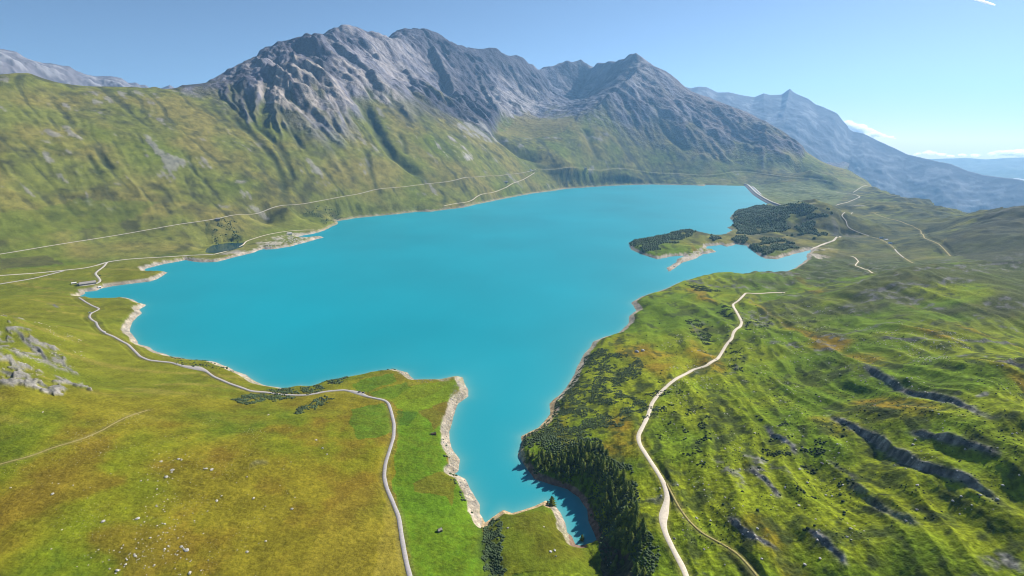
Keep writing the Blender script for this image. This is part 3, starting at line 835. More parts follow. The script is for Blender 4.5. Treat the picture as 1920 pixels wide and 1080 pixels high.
# far slopes: olive and heath streaked down the fall line
cf = mixc(mixc(one * np.array((.150, .165, .034), np.float32), (.205, .180, .048), sstep(-.6, .7, n_big + .1 * lw)), g_heath, .85 * sstep(-.1, .9, .7 * mnoise - .1 * lw + .6 * n_med - .1 * lf + .4 * fbm(Xg, Yg, 45, 3, 242, .65)))
cf = mixc(cf, (.120, .155, .018), .75 * sstep(.1, .8, fbm(Xg, Yg, 420, 3, 240) - .0006 * (Z - 150)))
far_m = sstep(1850, 2150, Rg)
col = mixc(col, cf, far_m) if False else col + (cf - col) * far_m[..., None]
heath_hills = np.maximum(hills, 0) * 1.0
col = mixc(col, (.062, .070, .034), .9 * sstep(-.75, .35, n_med + .6 * n_big) * np.clip(heath_hills, 0, 1))
col = mixc(col, (.030, .042, .022), .8 * sstep(.25, .7, fbm(Xg, Yg, 60, 3, 247, .6) + .5 * n_med) * np.clip(heath_hills, 0, 1))
col = mixc(col, (.13, .13, .04), .6 * sstep(.2, .9, noise(Xg / 300, Yg / 120, 245)) * np.clip(heath_hills, 0, 1))
# massif rock and scree, some blue of the hazy air mixed into the colour
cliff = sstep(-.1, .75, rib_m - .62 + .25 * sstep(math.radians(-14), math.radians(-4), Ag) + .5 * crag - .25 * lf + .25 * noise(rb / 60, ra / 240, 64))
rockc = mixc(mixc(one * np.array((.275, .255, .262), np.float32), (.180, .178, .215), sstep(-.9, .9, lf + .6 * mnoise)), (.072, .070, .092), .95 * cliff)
rockc = mixc(rockc, (.165, .135, .125), .7 * sstep(math.radians(12), math.radians(20), Ag) * sstep(-.3, .6, n_big + .3))
rockc = mixc(rockc, (.150, .140, .045), .6 * sstep(.3, .9, mnoise + .3 * lw) * sstep(900, 300, Rg - rock_r))
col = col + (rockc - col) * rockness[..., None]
# bare patches low on the slopes
cf_line = grass_far * sstep(1.15, 1.9, -lf + .35 * noise(Xg / 90, Yg / 90, 252)) * sstep(.15, .4, mag_full)
col = mixc(col, (.050, .056, .030), .55 * cf_line)
col = col * (1 + .16 * (grass_far * fbm(Xg, Yg, 48, 4, 254, .7, spacing)))[..., None]
bare = grass_far * sstep(.85, 1.25, fbm(Xg, Yg, 170, 5, 250, .7) + .3 * lf + .0007 * (Z - 250)) * .7
col = mixc(col, (.26, .245, .23), bare)
land1 = px_poly([(815,262),(850,252),(872,268),(888,298),(875,303),(850,290),(838,300),(822,288)])
col = mixc(col, (.36, .335, .31), land1 * sstep(-.1, .9, .6 * lf + .9 * n_med + .6 * n_sml) * .85)
for px, c_ in (([(900,185),(990,168),(1022,180),(1010,216),(960,226),(915,215)], (.33,.31,.31)), ([(470,180),(555,128),(600,135),(665,200),(610,238),(520,205)], (.36,.315,.275)), ([(612,118),(650,128),(705,165),(765,198),(720,200),(650,165)], (.35,.31,.28)), ([(850,236),(882,232),(955,262),(930,270),(880,256)], (.30,.29,.27)), ([(690,95),(720,110),(770,160),(745,165),(705,130)], (.33,.30,.29))):
    col = mixc(col, c_, px_poly(px) * .8 * sstep(-.5, .5, n_med + .4 * lf))
# hand-mapped plots
def plot(px, c, k=0.9):
    global col
    col = mixc(col, c, px_poly(px) * k * (0.85 + 0.15 * n_sml))


plot([(560,1085),(610,960),(700,900),(735,905),(762,1085)], (.195,.160,.016), .6)
plot([(700,1085),(725,935),(740,950),(757,1085)], (.24,.20,.03), .6)
plot([(735,905),(745,840),(745,800),(760,765),(800,760),(835,780),(838,880),(890,960),(935,1090),(775,1090),(757,1010)], (.085,.172,.008), .97)
plot([(745,768),(785,775),(765,800),(745,798)], (.050,.105,.010))
plot([(742,765),(745,750),(800,745),(850,712),(858,720),(848,748),(785,773)], (.135,.185,.009))
plot([(690,735),(770,724),(850,712),(862,730),(845,752),(785,773),(745,765),(735,752),(700,745)], (.125,.190,.009), .85)
plot([(600,736),(655,716),(702,704),(690,735),(650,731)], (.175,.180,.012), .8)
plot([(785,773),(845,750),(838,775),(815,808),(806,795)], (.115,.092,.012))
plot([(660,768),(722,754),(736,790),(738,808),(700,822),(672,827),(657,800)], (.075,.150,.010))
plot([(662,722),(680,712),(737,700),(745,714),(690,735),(670,733)], (.078,.155,.010))
plot([(690,738),(760,716),(768,727),(742,745),(702,748)], (.088,.150,.010))
plot([(772,905),(845,885),(855,912),(848,950),(835,930),(800,925),(775,920)], (.135,.100,.012), .7)
plot([(912,1000),(925,975),(1025,945),(1075,1010),(1118,1015),(1130,1090),(905,1090)], (.085,.120,.009), .7)
plot([(1118,1010),(1150,1016),(1180,1050),(1192,1090),(1132,1090)], (.075,.055,.045), 1.0)
plot([(1398,345),(1560,345),(1590,362),(1540,385),(1470,383),(1440,372)], (.135,.165,.05), .8)
plot([(0,452),(80,440),(250,410),(300,380),(150,375),(0,400)], (.105,.140,.018), .6)
plot([(0,505),(120,495),(90,480),(0,485)], (.075,.065,.03), .8)
plot([(990,215),(1070,222),(1060,245),(980,258),(940,250),(960,232)], (.19,.155,.05), .7)
plot([(1750,472),(1790,435),(1845,403),(1930,376),(1930,500),(1860,498),(1800,480)], (.048,.052,.034), .85)
plot([(1590,410),(1700,395),(1800,400),(1760,470),(1640,500),(1560,490),(1590,440)], (.055,.066,.034), .5)
# scrub in ravines and along the far shore
n_scr = fbm(Xg, Yg, 60, 4, 260, .6)
scrub = np.maximum(scrub, px_poly([(1010,322),(1075,318),(1150,322),(1220,326),(1300,332),(1305,347),(1180,346),(1065,353),(1050,338)]) * .8 * sstep(-.5, .3, n_scr))
scrub = np.maximum(scrub, px_poly([(560,395),(630,380),(650,405),(632,414),(600,425)]) * .7 * sstep(-.1, .4, n_scr))
scrub = np.maximum(scrub, px_poly([(385,418),(440,412),(465,440),(440,456),(395,458),(385,440)]) * .7 * sstep(-.1, .4, n_scr))
scrub = np.maximum(scrub, px_poly([(880,370),(960,360),(1050,340),(1060,352),(960,368),(890,383)]) * .6 * sstep(-.2, .4, n_scr))
col = mixc(col, (.032, .046, .020), np.clip(scrub, 0, 1) * .85)
# rock faces and outcrops near by, toned down to deepen the scarps' shade
crack = sstep(-.2, .8, fbm(Xg, Yg, 7, 3, 270, .6, spacing) + .2)
outc = right_near * sstep(.25, .75, Ag + .15) * sstep(.62, .95, fbm(Xg, Yg, 85, 5, 275, .62) + .55 * rough_r * sstep(700, 1300, Rg)) * .8
rock_mask = np.maximum(rock_mask, outc * sstep(-.2, .5, n_sml))
left_rock = kmask > 0.02
rc = mixc(one * np.array((.10, .10, .105), np.float32), (.27, .26, .25), crack)
rc = np.where(left_rock[..., None], mixc(one * np.array((.15, .145, .135), np.float32), (.30, .28, .255), crack), rc)
col = col + (rc - col) * (np.clip(rock_mask, 0, 1) * sstep(-.8, .2, n_sml + rock_mask))[..., None]
# drawdown strip
bw = 6.2 + 1.2 * n_med + 0.5 * n_sml
beach = (sd > -8) * sstep(bw + .7, bw - .5, Z) * sstep(85, 45, sd)
_dd = dist_poly(np.array([[plane_r(u, v)[0], plane_r(u, v)[1]] for u, v in ((1397,348.5),(1412,365),(1427,375),(1440,382.5))]), Xg, Yg, 200)[0]
beach = beach * (_dd > 150)
beach = np.where((Rg > 2400) & (Rg < 6000), beach * .6, beach)
sandc = mixc(mixc(one * np.array((.40, .345, .265), np.float32), (.29, .262, .215), sstep(-.3, .6, n_sml + n_med)), (.19, .19, .05), .55 * sstep(.3, .9, np.sin(Z * 6.5) * .6 + n_med) * (Rg < 900))
orange = px_poly([(900,930),(1030,935),(1040,975),(980,972),(930,985),(905,990)]) | px_poly([(960,800),(1045,740),(1045,780),(990,830),(1010,900),(985,890)])
sandc = mixc(sandc, (.50, .34, .15), orange * .55)
sandc = sandc * (1 + .30 * fbm(Xg, Yg, 7, 3, 285, .7) + .18 * n_med)[..., None]
gor = in_gorge & (Xg > 20)
sandc = mixc(sandc, (.17, .10, .07), gor * .8)
col = col + (sandc - col) * np.clip(beach, 0, 1)[..., None]
spit = px_poly([(1245,512),(1240,500),(1268,484),(1290,478),(1322,466),(1350,466),(1350,478),(1310,490),(1270,505)]) | px_poly([(470,478),(480,455),(540,438),(600,440),(615,446),(560,463),(500,472)])
col = mixc(col, (.42, .38, .32), spit * sstep(-.3, .4, n_sml + n_med) * .8)
# verge of the roads
col = mixc(col, (.20, .17, .06), road_near * .45)
# gravel of the dry ground under the trees
n_fin = fbm(Xg, Yg, 5.5, 3, 280, .7) * sstep(3.5, 1.5, spacing)
col = np.clip(.84 * col * (1 + .10 * n_sml[..., None] + (.20 + .24 * (right_near > 0)[..., None]) * n_fin[..., None]), .004, .8).astype(np.float32)

# ----------------------------------------------------------------- terrain meshes
idx = np.arange(NR * NC, dtype=np.int32).reshape(NR, NC)
quads = np.stack([idx[:-1, :-1], idx[:-1, 1:], idx[1:, 1:], idx[1:, :-1]], -1)
deep = (sd < -25)
hide = deep[:-1, :-1] & deep[:-1, 1:] & deep[1:, 1:] & deep[1:, :-1]
is_mtn = (Rg > rock_r - 150) & (Ag < math.radians(34))
mt = is_mtn[:-1, :-1]


def grid_obj(name, sel, mat):
    q = quads[sel & ~hide]
    used, inv = np.unique(q.ravel(), return_inverse=True)
    v = np.stack([Xg.ravel()[used], Yg.ravel()[used], Z.ravel()[used]], -1)
    o = mesh_obj(name, v, inv.reshape(-1, 4)[:, ::-1].astype(np.int32), mat, smooth=True)
    set_color_attr(o, col.reshape(-1, 3)[used])
    return o


tag(grid_obj('terrain', ~mt, M_TERR), 'green and tawny alpine valley floor and grassy slopes around the lake', 'terrain', kind='structure')
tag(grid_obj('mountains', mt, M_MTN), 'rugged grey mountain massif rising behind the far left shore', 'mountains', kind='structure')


# lake and pond as water sheets
def water_sheet(name, polar_rows, az_cols, test, z, mat, shallow):
    A_, R_ = np.meshgrid(az_cols, polar_rows)
    x, y = R_ * np.sin(A_), R_ * np.cos(A_)
    k = test(x, y)
    i2 = np.arange(x.size, dtype=np.int32).reshape(x.shape)
    q = np.stack([i2[:-1, :-1], i2[1:, :-1], i2[1:, 1:], i2[:-1, 1:]], -1)
    sel = k[:-1, :-1] | k[:-1, 1:] | k[1:, 1:] | k[1:, :-1]
    q = q[sel]; used, inv = np.unique(q.ravel(), return_inverse=True)
    v = np.stack([x.ravel()[used], y.ravel()[used], np.full(len(used), z)], -1)
    o = mesh_obj(name, v, inv.reshape(-1, 4)[:, ::-1].astype(np.int32), mat)
    sh = shallow(v[:, 0], v[:, 1]); set_color_attr(o, np.c_[sh, sh, sh])
    return o


sd_rows = rows[(rows > 400) & (rows < 5300)][::2]
sd_cols = cols_az[22:-22:3]
lake = water_sheet('lake', sd_rows, sd_cols, lambda x, y: full(sd, x, y) < 30, 0.0, M_WATER,
                   lambda x, y: np.clip(np.exp(-np.maximum(-full(sd, x, y), 0) / 6.0) * .5 + .10 * np.exp(-np.maximum(-full(sd, x, y), 0) / 70.0), 0, 1) * sstep(2300, 700, np.hypot(x, y)))
tag(lake, 'broad turquoise glacial reservoir filling the valley', 'lake', kind='structure')
pr_, pa_ = np.hypot(*POND_W.T), np.arctan2(*POND_W.T)
pond = water_sheet('pond', np.linspace(pr_.min() - 8, pr_.max() + 8, 60), np.linspace(pa_.min() - .006, pa_.max() + .006, 90),
                   lambda x, y: full(np.where(in_po, -1, d_po).astype(np.float32), x, y) < 3, pond_z, M_POND, lambda x, y: np.zeros(len(x)))
tag(pond, 'small dark green pond beside the lane on the left shore', 'pond', kind='structure')

# roads
for name, mat, width, w, label, cat in road_geo:
    tdir = np.gradient(w[:, :2], axis=0); tdir /= np.linalg.norm(tdir, axis=1)[:, None] + 1e-9
    nrm = np.c_[-tdir[:, 1], tdir[:, 0]]
    n = len(w)
    wid = width * (1 + 0.10 * noise(np.arange(n) / 6.0, np.zeros(n), 300))
    if name == 'lane':
        for cxp, cyp, ln, ex in ((365, 691, 22, 7), (672, 737, 14, 4)):
            g = pix_ground([(cxp, cyp)], Z)[0]
            wid = wid + ex * np.exp(-(np.hypot(w[:, 0] - g[0], w[:, 1] - g[1]) / ln) ** 2)
    if name == 'white_track':
        g = pix_ground([(1246, 965)], Z)[0]
        wid = wid + 3.0 * np.exp(-(np.hypot(w[:, 0] - g[0], w[:, 1] - g[1]) / 14) ** 2)
    prof = [(-0.62, -0.55), (-0.5, 0.0), (0.0, 0.06), (0.5, 0.0), (0.62, -0.55)]
    vs = [np.c_[w[:, :2] + nrm * (wid * a)[:, None], w[:, 2] + 0.12 + b] for a, b in prof]
    k = len(prof)
    v = np.stack(vs, 1).reshape(-1, 3)
    i = np.arange(n - 1)[:, None] * k + np.arange(k - 1)[None]
    q = np.stack([i, i + k, i + k + 1, i + 1], -1).reshape(-1, 4)
    o = mesh_obj(name, v, q[:, ::-1].astype(np.int32), mat, smooth=True)
    tag(o, label, cat, kind='structure')

# the stream that feeds the bay
st = pix_ground([(1520,469),(1535,462),(1548,456.5),(1562,452),(1576,444)], Z)
st = resample(st, 6)
tdir = np.gradient(st[:, :2], axis=0); tdir /= np.linalg.norm(tdir, axis=1)[:, None]
nrm = np.c_[-tdir[:, 1], tdir[:, 0]]
sv = np.stack([np.c_[st[:, :2] + nrm * 4, full(Z, *(st[:, :2] + nrm * 4).T) + .5], np.c_[st[:, :2] - nrm * 4, full(Z, *(st[:, :2] - nrm * 4).T) + .5]], 1).reshape(-1, 3)
i = np.arange(len(st) - 1) * 2
tag(mesh_obj('stream', sv, np.stack([i, i + 1, i + 3, i + 2], -1).astype(np.int32), M_TRACK, smooth=True), 'pale stony stream bed entering the bright bay', 'stream', kind='structure')


# ----------------------------------------------------------------- distant ranges
def far_range(name, crest, dist, depth, drop, na, nr, label, cc, snow=0.0, seed=0, amp=1.0):
    cr = np.array(crest, float)
    a, t = ray(cr[:, 0], cr[:, 1])
    rr = np.interp(cr[:, 0], dist[0], dist[1]); zz = CAM_H + rr * t
    az = np.linspace(a[0] - .01, a[-1] + .02, na)
    rc_, zc = np.interp(az, a, rr), np.interp(az, a, zz)
    s = np.r_[np.linspace(0, 1, nr), 1.12, 1.4]
    A_, S_ = np.meshgrid(az, s)
    Rr = rc_[None] - depth * (1 - S_)
    zsm = np.convolve(np.pad(zc, 30, mode='edge'), np.hanning(61) / np.hanning(61).sum(), 'valid')
    sh = np.clip(1 - S_, 0, 1)
    zw = np.interp(A_ + .05 * sh * noise(A_ * 26, S_ * 2.2, seed + 11), a, zz)
    zc2 = zw + (zsm[None] - zw) * sstep(0, .55, sh)
    zt = zc2 - drop * (1 - np.minimum(S_, 1)) ** 1.0 - np.maximum(S_ - 1, 0) * drop * 1.0
    x, y = Rr * np.sin(A_), Rr * np.cos(A_)
    across = (A_ + .02 * (1 - S_)) * rc_.mean()
    sp = 1500
    g1 = 1 - 2 * np.abs(noise(across / sp + .25 * fbm(x, y, 1400, 3, seed), S_ * 1.3, seed + 3))
    g2 = 1 - 2 * np.abs(noise(across / (sp * .33) + .2 * fbm(x, y, 600, 3, seed + 5), S_ * 2.5, seed + 7))
    g3 = fbm(x, y, 260, 4, seed + 9, .6)
    f = np.clip((1 - S_) * 3.5, 0.0, 1) * sstep(-.05, .05, 1 - S_)
    z = zt + amp * f * (130 * g1 + 70 * g2 + 45 * g3) + amp * 12 * g3 * (S_ <= 1)
    z = np.maximum(z, -1499.0)
    base_c = np.ones(x.shape + (1,)) * np.array(cc)
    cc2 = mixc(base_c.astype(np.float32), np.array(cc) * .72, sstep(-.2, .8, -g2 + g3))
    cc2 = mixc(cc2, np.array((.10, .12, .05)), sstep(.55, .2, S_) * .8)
    if snow:
        cc2 = mixc(cc2, (.8, .82, .85), snow * sstep(.55, .8, g3 + .5 * g2 + .1) * sstep(.45, .6, S_) * (S_ < .95))
    i2 = np.arange(x.size, dtype=np.int32).reshape(x.shape)
    q = np.stack([i2[:-1, :-1], i2[:-1, 1:], i2[1:, 1:], i2[1:, :-1]], -1).reshape(-1, 4)
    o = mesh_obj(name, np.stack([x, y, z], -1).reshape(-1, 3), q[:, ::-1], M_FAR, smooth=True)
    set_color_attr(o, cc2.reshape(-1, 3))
    tag(o, label, 'mountain', kind='structure')
    return o


far_range('far_mountain', [(1240,158),(1280,162),(1297,165),(1310,162),(1325,163),(1345,173),(1366,173),(1390,178),(1415,182),(1432,175),(1445,178),(1466,177),(1474,171),(1481,166.5),(1488,173),(1497,177),(1515,185),(1530,196),(1545,201),(1570,213),(1580,226),(1588,234),(1592,242),(1600,247),(1618,250),(1635,258),(1650,266),(1675,277),(1700,289),(1730,296),(1755,302),(1785,308),(1815,320),(1845,328),(1880,333),(1912,336),(1925,340),(1990,352)],
          ([1240, 1480, 1600, 1750, 1990], [11500, 12500, 12000, 11200, 10200]), 3600, 1650, 420, 110,
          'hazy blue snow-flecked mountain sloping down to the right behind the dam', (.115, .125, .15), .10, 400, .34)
far_range('far_mountain', [(-160,80),(-60,84),(0,92),(14,95),(30,97),(45,107),(60,113),(80,118),(100,120),(130,125),(142,133),(160,139),(180,143),(210,143),(228,146),(240,155),(255,154),(262,158),(272,158),(285,168),(300,166),(310,162),(318,159),(326,163),(340,170)],
          ([-160, 340], [8200, 9500]), 2600, 900, 260, 70,
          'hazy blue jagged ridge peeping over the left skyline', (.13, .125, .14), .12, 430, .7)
far_range('distant_hills', [(1560,303),(1650,300),(1720,299),(1780,297),(1810,296),(1850,299),(1880,296.5),(1920,295),(2100,294)],
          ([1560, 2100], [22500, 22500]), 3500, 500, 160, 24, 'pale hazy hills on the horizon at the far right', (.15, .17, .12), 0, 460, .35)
gs = 60000
mesh_obj('ground', [(-18900, -1400, -1500.5), (18900, -1400, -1500.5), (18900, 19400, -1500.5), (-18900, 19400, -1500.5)], [(0, 1, 2, 3)], plain_mat('distant_plain', (.10, .12, .06), .95, .2, .0006))
tag(bpy.data.objects['ground'], 'low hazy plain far below the mountains', 'ground', kind='structure')
# ----------------------------------------------------------------- the dam
def plane_pt(u, v, z):
    a, t = ray(u, v); r = (z - CAM_H) / t
    return np.array([r * math.sin(a), r * math.cos(a), z])


DAM_Z = 14.0
dm = np.array([plane_pt(u, v, 0) for u, v in [(1391,347.2),(1397,348.5),(1404,356.5),(1412,365),(1420,370.5),(1427,375),(1440,382.5),(1456,388)]])
dm[:, 2] = DAM_Z
dm = smooth(resample(dm, 18), 3, 2)
td = np.gradient(dm[:, :2], axis=0); td /= np.linalg.norm(td, axis=1)[:, None]
nd = np.c_[-td[:, 1], td[:, 0]]                       # points downstream or upstream; choose downstream = away from the lake
probe = dm[len(dm) // 2, :2] + nd[len(dm) // 2] * 60
if full(sd, probe[:1], probe[1:2])[0] < 0: nd = -nd
dm[:, :2] += nd * 20
dam = empty('dam', tuple(dm[len(dm) // 2]))
tag(dam, 'long curved rockfill dam closing the far right end of the lake', 'dam')


def sweep(name, prof, mat):
    vs = [np.c_[dm[:, :2] + nd * o, np.full(len(dm), DAM_Z + h)] for o, h in prof]
    k = len(prof); v = np.stack(vs, 1) - np.array(dam.location)[None, None]
    i = np.arange(len(dm) - 1)[:, None] * k + np.arange(k)[None]
    j = np.arange(len(dm) - 1)[:, None] * k + (np.arange(k)[None] + 1) % k
    q = np.stack([i, j, j + k, i + k], -1).reshape(-1, 4)
    return mesh_obj(name, v.reshape(-1, 3), q.astype(np.int32), mat, dam)


sweep('rockfill_embankment', [(-44, -32), (-6, 0), (6, 0), (80, -44), (80, -60), (-44, -60)], M_DAM)
sweep('crest_road', [(-4, .02), (-4, .3), (4.5, .3), (4.5, .02)], M_ROAD)
sweep('parapet', [(-6.4, .02), (-6.4, 1.6), (-5.0, 1.6), (-5.0, .02)], M_WALL)
sweep('downstream_berm', [(34, -17.5), (34, -15.5), (46, -15.5), (46, -25)], M_LANE)


# ----------------------------------------------------------------- foliage shapes
def blob(nseg, nring, seed, squash=0.8, cone=0.0):
    """A lumpy leaf mass, flat below."""
    rg = np.random.default_rng(seed)
    v = [(0, 0, 1.0 * squash)]
    for i in range(1, nring + 1):
        f = i / nring
        rad = math.sin(f * math.pi * .62) * (1 - cone) + f * cone
        zz = (math.cos(f * math.pi * .62) * (1 - cone) + (1 - f) * cone) * squash
        for k in range(nseg):
            a = (k + .5 * (i % 2) + rg.uniform(-.3, .3)) / nseg * 2 * math.pi
            rr = rad * rg.uniform(.68, 1.28)
            v.append((rr * math.cos(a), rr * math.sin(a), zz + rg.uniform(-.13, .13)))
    f = [(0, 1 + k, 1 + (k + 1) % nseg) for k in range(nseg)]
    for i in range(nring - 1):
        a0, b0 = 1 + i * nseg, 1 + (i + 1) * nseg
        for k in range(nseg):
            k2 = (k + 1) % nseg
            f += [(a0 + k, b0 + k, b0 + k2), (a0 + k, b0 + k2, a0 + k2)]
    return np.array(v, np.float32), np.array(f, np.int32)


def scatter_mesh(name, pts, sizes, templates, mat, label, cat, zscale=(.8, 1.2)):
    V, Fc, off = [], [], 0
    for (x, y, z), s in zip(pts, sizes):
        tv, tf = templates[random.randrange(len(templates))]
        a = random.uniform(0, 6.28); c_, s_ = math.cos(a), math.sin(a)
        k = random.uniform(*zscale)
        V.append(np.c_[(tv[:, 0] * c_ - tv[:, 1] * s_) * s + x, (tv[:, 0] * s_ + tv[:, 1] * c_) * s + y, tv[:, 2] * s * k + z - .1 * s])
        Fc.append(tf + off); off += len(tv)
    o = mesh_obj(name, np.vstack(V), np.vstack(Fc), mat)
    return tag(o, label, cat, kind='stuff')


def scatter_px(px, spacing_m, n_try, zmin=1.2, keep=None):
    """Points on the ground inside an area outlined in the photograph, at a minimum spacing."""
    poly = pix_ground(px, Z)
    x0, y0 = poly[:, :2].min(0); x1, y1 = poly[:, :2].max(0)
    x = rng.uniform(x0, x1, n_try); y = rng.uniform(y0, y1, n_try)
    jj = .18 * max(14.0, min(x1 - x0, y1 - y0)) 
    ok = inside(poly, x + jj * noise(x / (2.2 * jj), y / (2.2 * jj), 660), y + jj * noise(x / (2.2 * jj), y / (2.2 * jj), 663))
    x, y = x[ok], y[ok]
    z = full(Z, x, y); s_ = full(sd, x, y)
    ok = (z > zmin) & (s_ > 1.5)
    if keep is not None: ok &= keep(x, y)
    x, y, z = x[ok], y[ok], z[ok]
    cell, out = {}, []
    for p in zip(x, y, z):
        c_ = (int(p[0] // spacing_m), int(p[1] // spacing_m))
        if any((p[0] - q[0]) ** 2 + (p[1] - q[1]) ** 2 < spacing_m ** 2 for dx in (-1, 0, 1) for dy in (-1, 0, 1) for q in cell.get((c_[0] + dx, c_[1] + dy), ())):
            continue
        cell.setdefault(c_, []).append(p); out.append(p)
    return out


bush_t = [blob(8, 3, 500 + k, .75) for k in range(8)]
wood_t = [blob(7, 3, 520 + k, 1.5, .45) for k in range(8)]
gap = lambda wl, thr, seed: (lambda x, y: fbm(x, y, wl, 3, seed, .6) > thr)

thicket = scatter_px([(1030,775),(1058,737),(1078,702),(1096,668),(1125,652),(1160,668),(1205,680),(1212,705),(1195,722),(1195,765),(1165,792),(1120,800),(1090,838),(995,838),(980,820),(1012,803)], 1.6, 60000, 2.5, lambda x, y: fbm(x, y, 34, 2, 600) + .8 * fbm(x, y, 9, 2, 603) > -.02)
scatter_mesh('alder_thicket', thicket, [random.uniform(.7, 1.7) for _ in thicket], bush_t, M_SHRUB, 'dense grey green alder thicket on the slope right of the narrow inlet', 'thicket')
wood_px = [[(1185,456),(1208,448),(1255,440),(1300,432),(1314,436),(1290,446),(1272,460),(1248,471),(1215,471),(1188,464)]]
isl_w = []
for px in wood_px: isl_w += scatter_px(px, 6.0, 20000, 2.5, gap(60, -.5, 606))
scatter_mesh('island_wood', isl_w, [random.uniform(3.2, 5.4) for _ in isl_w], wood_t, M_WOODS, 'dark conifer wood covering the pointed peninsula in the lake', 'wood')
kn_w = []
for px, thr in (([(1374,412),(1378,398),(1400,392),(1440,386),(1478,387),(1500,393),(1530,396),(1530,406),(1485,412),(1472,430),(1440,440),(1408,446),(1378,436),(1374,425)], -.3),
                ([(1478,388),(1560,392),(1568,420),(1545,450),(1480,445),(1470,425),(1490,408)], .22),
                ([(1404,466),(1408,456),(1440,447),(1470,450),(1502,456),(1490,465),(1460,475),(1435,479),(1416,473)], -.3),
                ([(1372,442),(1385,438),(1400,446),(1395,455),(1375,452)], -.1), ([(1330,446),(1345,443),(1350,449),(1338,452)], -.1)):
    kn_w += scatter_px(px, 6.5, 40000, 2.5, gap(95, thr, 610))
scatter_mesh('knoll_wood', kn_w, [random.uniform(4.0, 7.0) for _ in kn_w], wood_t, M_WOODS, 'dark wood spread over the rounded knoll in front of the dam', 'wood')
far_s = scatter_px([(1012,322),(1060,322),(1110,323),(1190,331),(1192,345),(1100,350),(1064,352),(1048,340)], 11, 12000, 4, gap(120, -.1, 615))
far_s += scatter_px([(600,385),(628,380),(652,405),(640,411),(612,420),(565,400)], 8, 4000, 4, gap(60, .0, 616))
far_s += scatter_px([(392,416),(440,412),(462,440),(440,456),(400,456),(390,440)], 6, 4000, 4, gap(30, .25, 617))
scatter_mesh('shore_scrub', far_s, [random.uniform(1.6, 4.4) for _ in far_s], bush_t, M_SHRUB, 'dark scrub clinging to the steep far left shore', 'scrub')
gul = scatter_px([(908,990),(922,972),(943,982),(940,1030),(950,1085),(918,1085),(903,1040)], 1.3, 16000, 1.5, gap(11, -.25, 618))
scatter_mesh('gully_scrub', gul, [random.uniform(.8, 1.6) for _ in gul], bush_t, M_SHRUB, 'dark scrub filling the shaded gully left of the grassy knoll', 'scrub')
lsh = []
for px, sp_, thr in (([(436,749),(470,738),(520,736),(548,741),(552,747),(510,752),(470,757),(440,756)], 1.9, -.15), ([(546,774),(580,755),(610,741),(628,747),(600,764),(565,777)], 1.9, .12),
                     ([(600,714),(640,702),(660,707),(640,719),(610,719)], 1.9, -.6), ([(500,729),(560,726),(600,722),(612,735),(570,743),(510,736)], 1.9, -.05),
                     ([(316,668),(350,673),(400,681),(440,690),(452,699),(420,696),(380,691),(325,682)], 3.2, .28), ([(640,700),(740,690),(740,694),(650,706)], 2.4, .1),
                     ([(820,800),(838,810),(845,860),(862,905),(900,965),(885,970),(850,900),(828,850)], 2.8, .45)):
    lsh += scatter_px(px, sp_, 5000, 1.5, gap(14, thr, 620))
scatter_mesh('shore_bushes', lsh, [random.uniform(.9, 2.2) for _ in lsh], bush_t, M_SHRUB, 'dark low bushes along the lane and the near left shore', 'bushes')
hsh = []
for px, thr in (([(1283,596),(1312,600),(1332,628),(1348,643),(1320,648),(1298,626)], .0), ([(1288,532),(1330,538),(1360,545),(1330,548),(1300,545)], .0), ([(1345,570),(1372,575),(1380,595),(1340,590)], .2),
                ([(1390,590),(1440,600),(1450,620),(1400,620)], .3), ([(1365,640),(1390,650),(1400,700),(1370,690)], .3), ([(1220,700),(1330,770),(1330,900),(1250,880),(1230,800)], .52), ([(1400,760),(1560,780),(1640,950),(1500,1000)], .52)):
    hsh += scatter_px(px, 2.2, 9000, 3, gap(22, thr, 630))
scatter_mesh('heath_bushes', hsh, [random.uniform(.8, 1.9) for _ in hsh], bush_t, M_BUSH, 'dark heath bushes in the hollows of the right hillside', 'bushes')


# ----------------------------------------------------------------- conifers on the bank of the inlet
def conifer_crown(seed, h=1.0):
    """Whorls of drooping, ragged boughs around the stem, with single sprays between them."""
    rg = np.random.default_rng(seed)
    v, f = [], []
    layers = 10
    for i in range(layers):
        t = i / (layers - 1)
        zt_, rad = .14 + .86 * t, (.25 * (1 - t) ** .58 + .015) * rg.uniform(.82, 1.18)
        n = 8 if t < .7 else 6
        top = len(v); v.append((rg.uniform(-.008, .008), rg.uniform(-.008, .008), min(zt_ + .085, 1.0)))
        base = len(v); a0 = rg.uniform(0, 6.28)
        for k in range(2 * n):
            a = a0 + k / (2 * n) * 2 * math.pi
            rr = rad * (rg.uniform(.85, 1.3) if k % 2 == 0 else rg.uniform(.35, .55))
            v.append((rr * math.cos(a), rr * math.sin(a), zt_ - (.055 if k % 2 == 0 else .0) * rg.uniform(.5, 1.4)))
        for k in range(2 * n):
            f.append((top, base + k, base + (k + 1) % (2 * n)))
    for _ in range(70):                                   # sprays
        t = rg.uniform(0, .92); a = rg.uniform(0, 6.28); rad = (.235 * (1 - t) ** .58 + .02) * rg.uniform(.6, 1.15)
        p = np.array([rad * math.cos(a), rad * math.sin(a), .12 + .86 * t])
        b = len(v)
        for _k in range(3): v.append(tuple(p + rg.normal(0, .022, 3)))
        f.append((b, b + 1, b + 2))
    return v, f


def conifer_trunk():
    v, f = [], []
    for i, (z, r) in enumerate(((-.06, .028), (.25, .02), (.65, .011), (.97, .003))):
        for k in range(6): v.append((r * math.cos(k * 1.0472), r * math.sin(k * 1.0472), z))
        if i:
            b = (i - 1) * 6
            f += [(b + k, b + (k + 1) % 6, b + 6 + (k + 1) % 6, b + 6 + k) for k in range(6)]
    return v, f


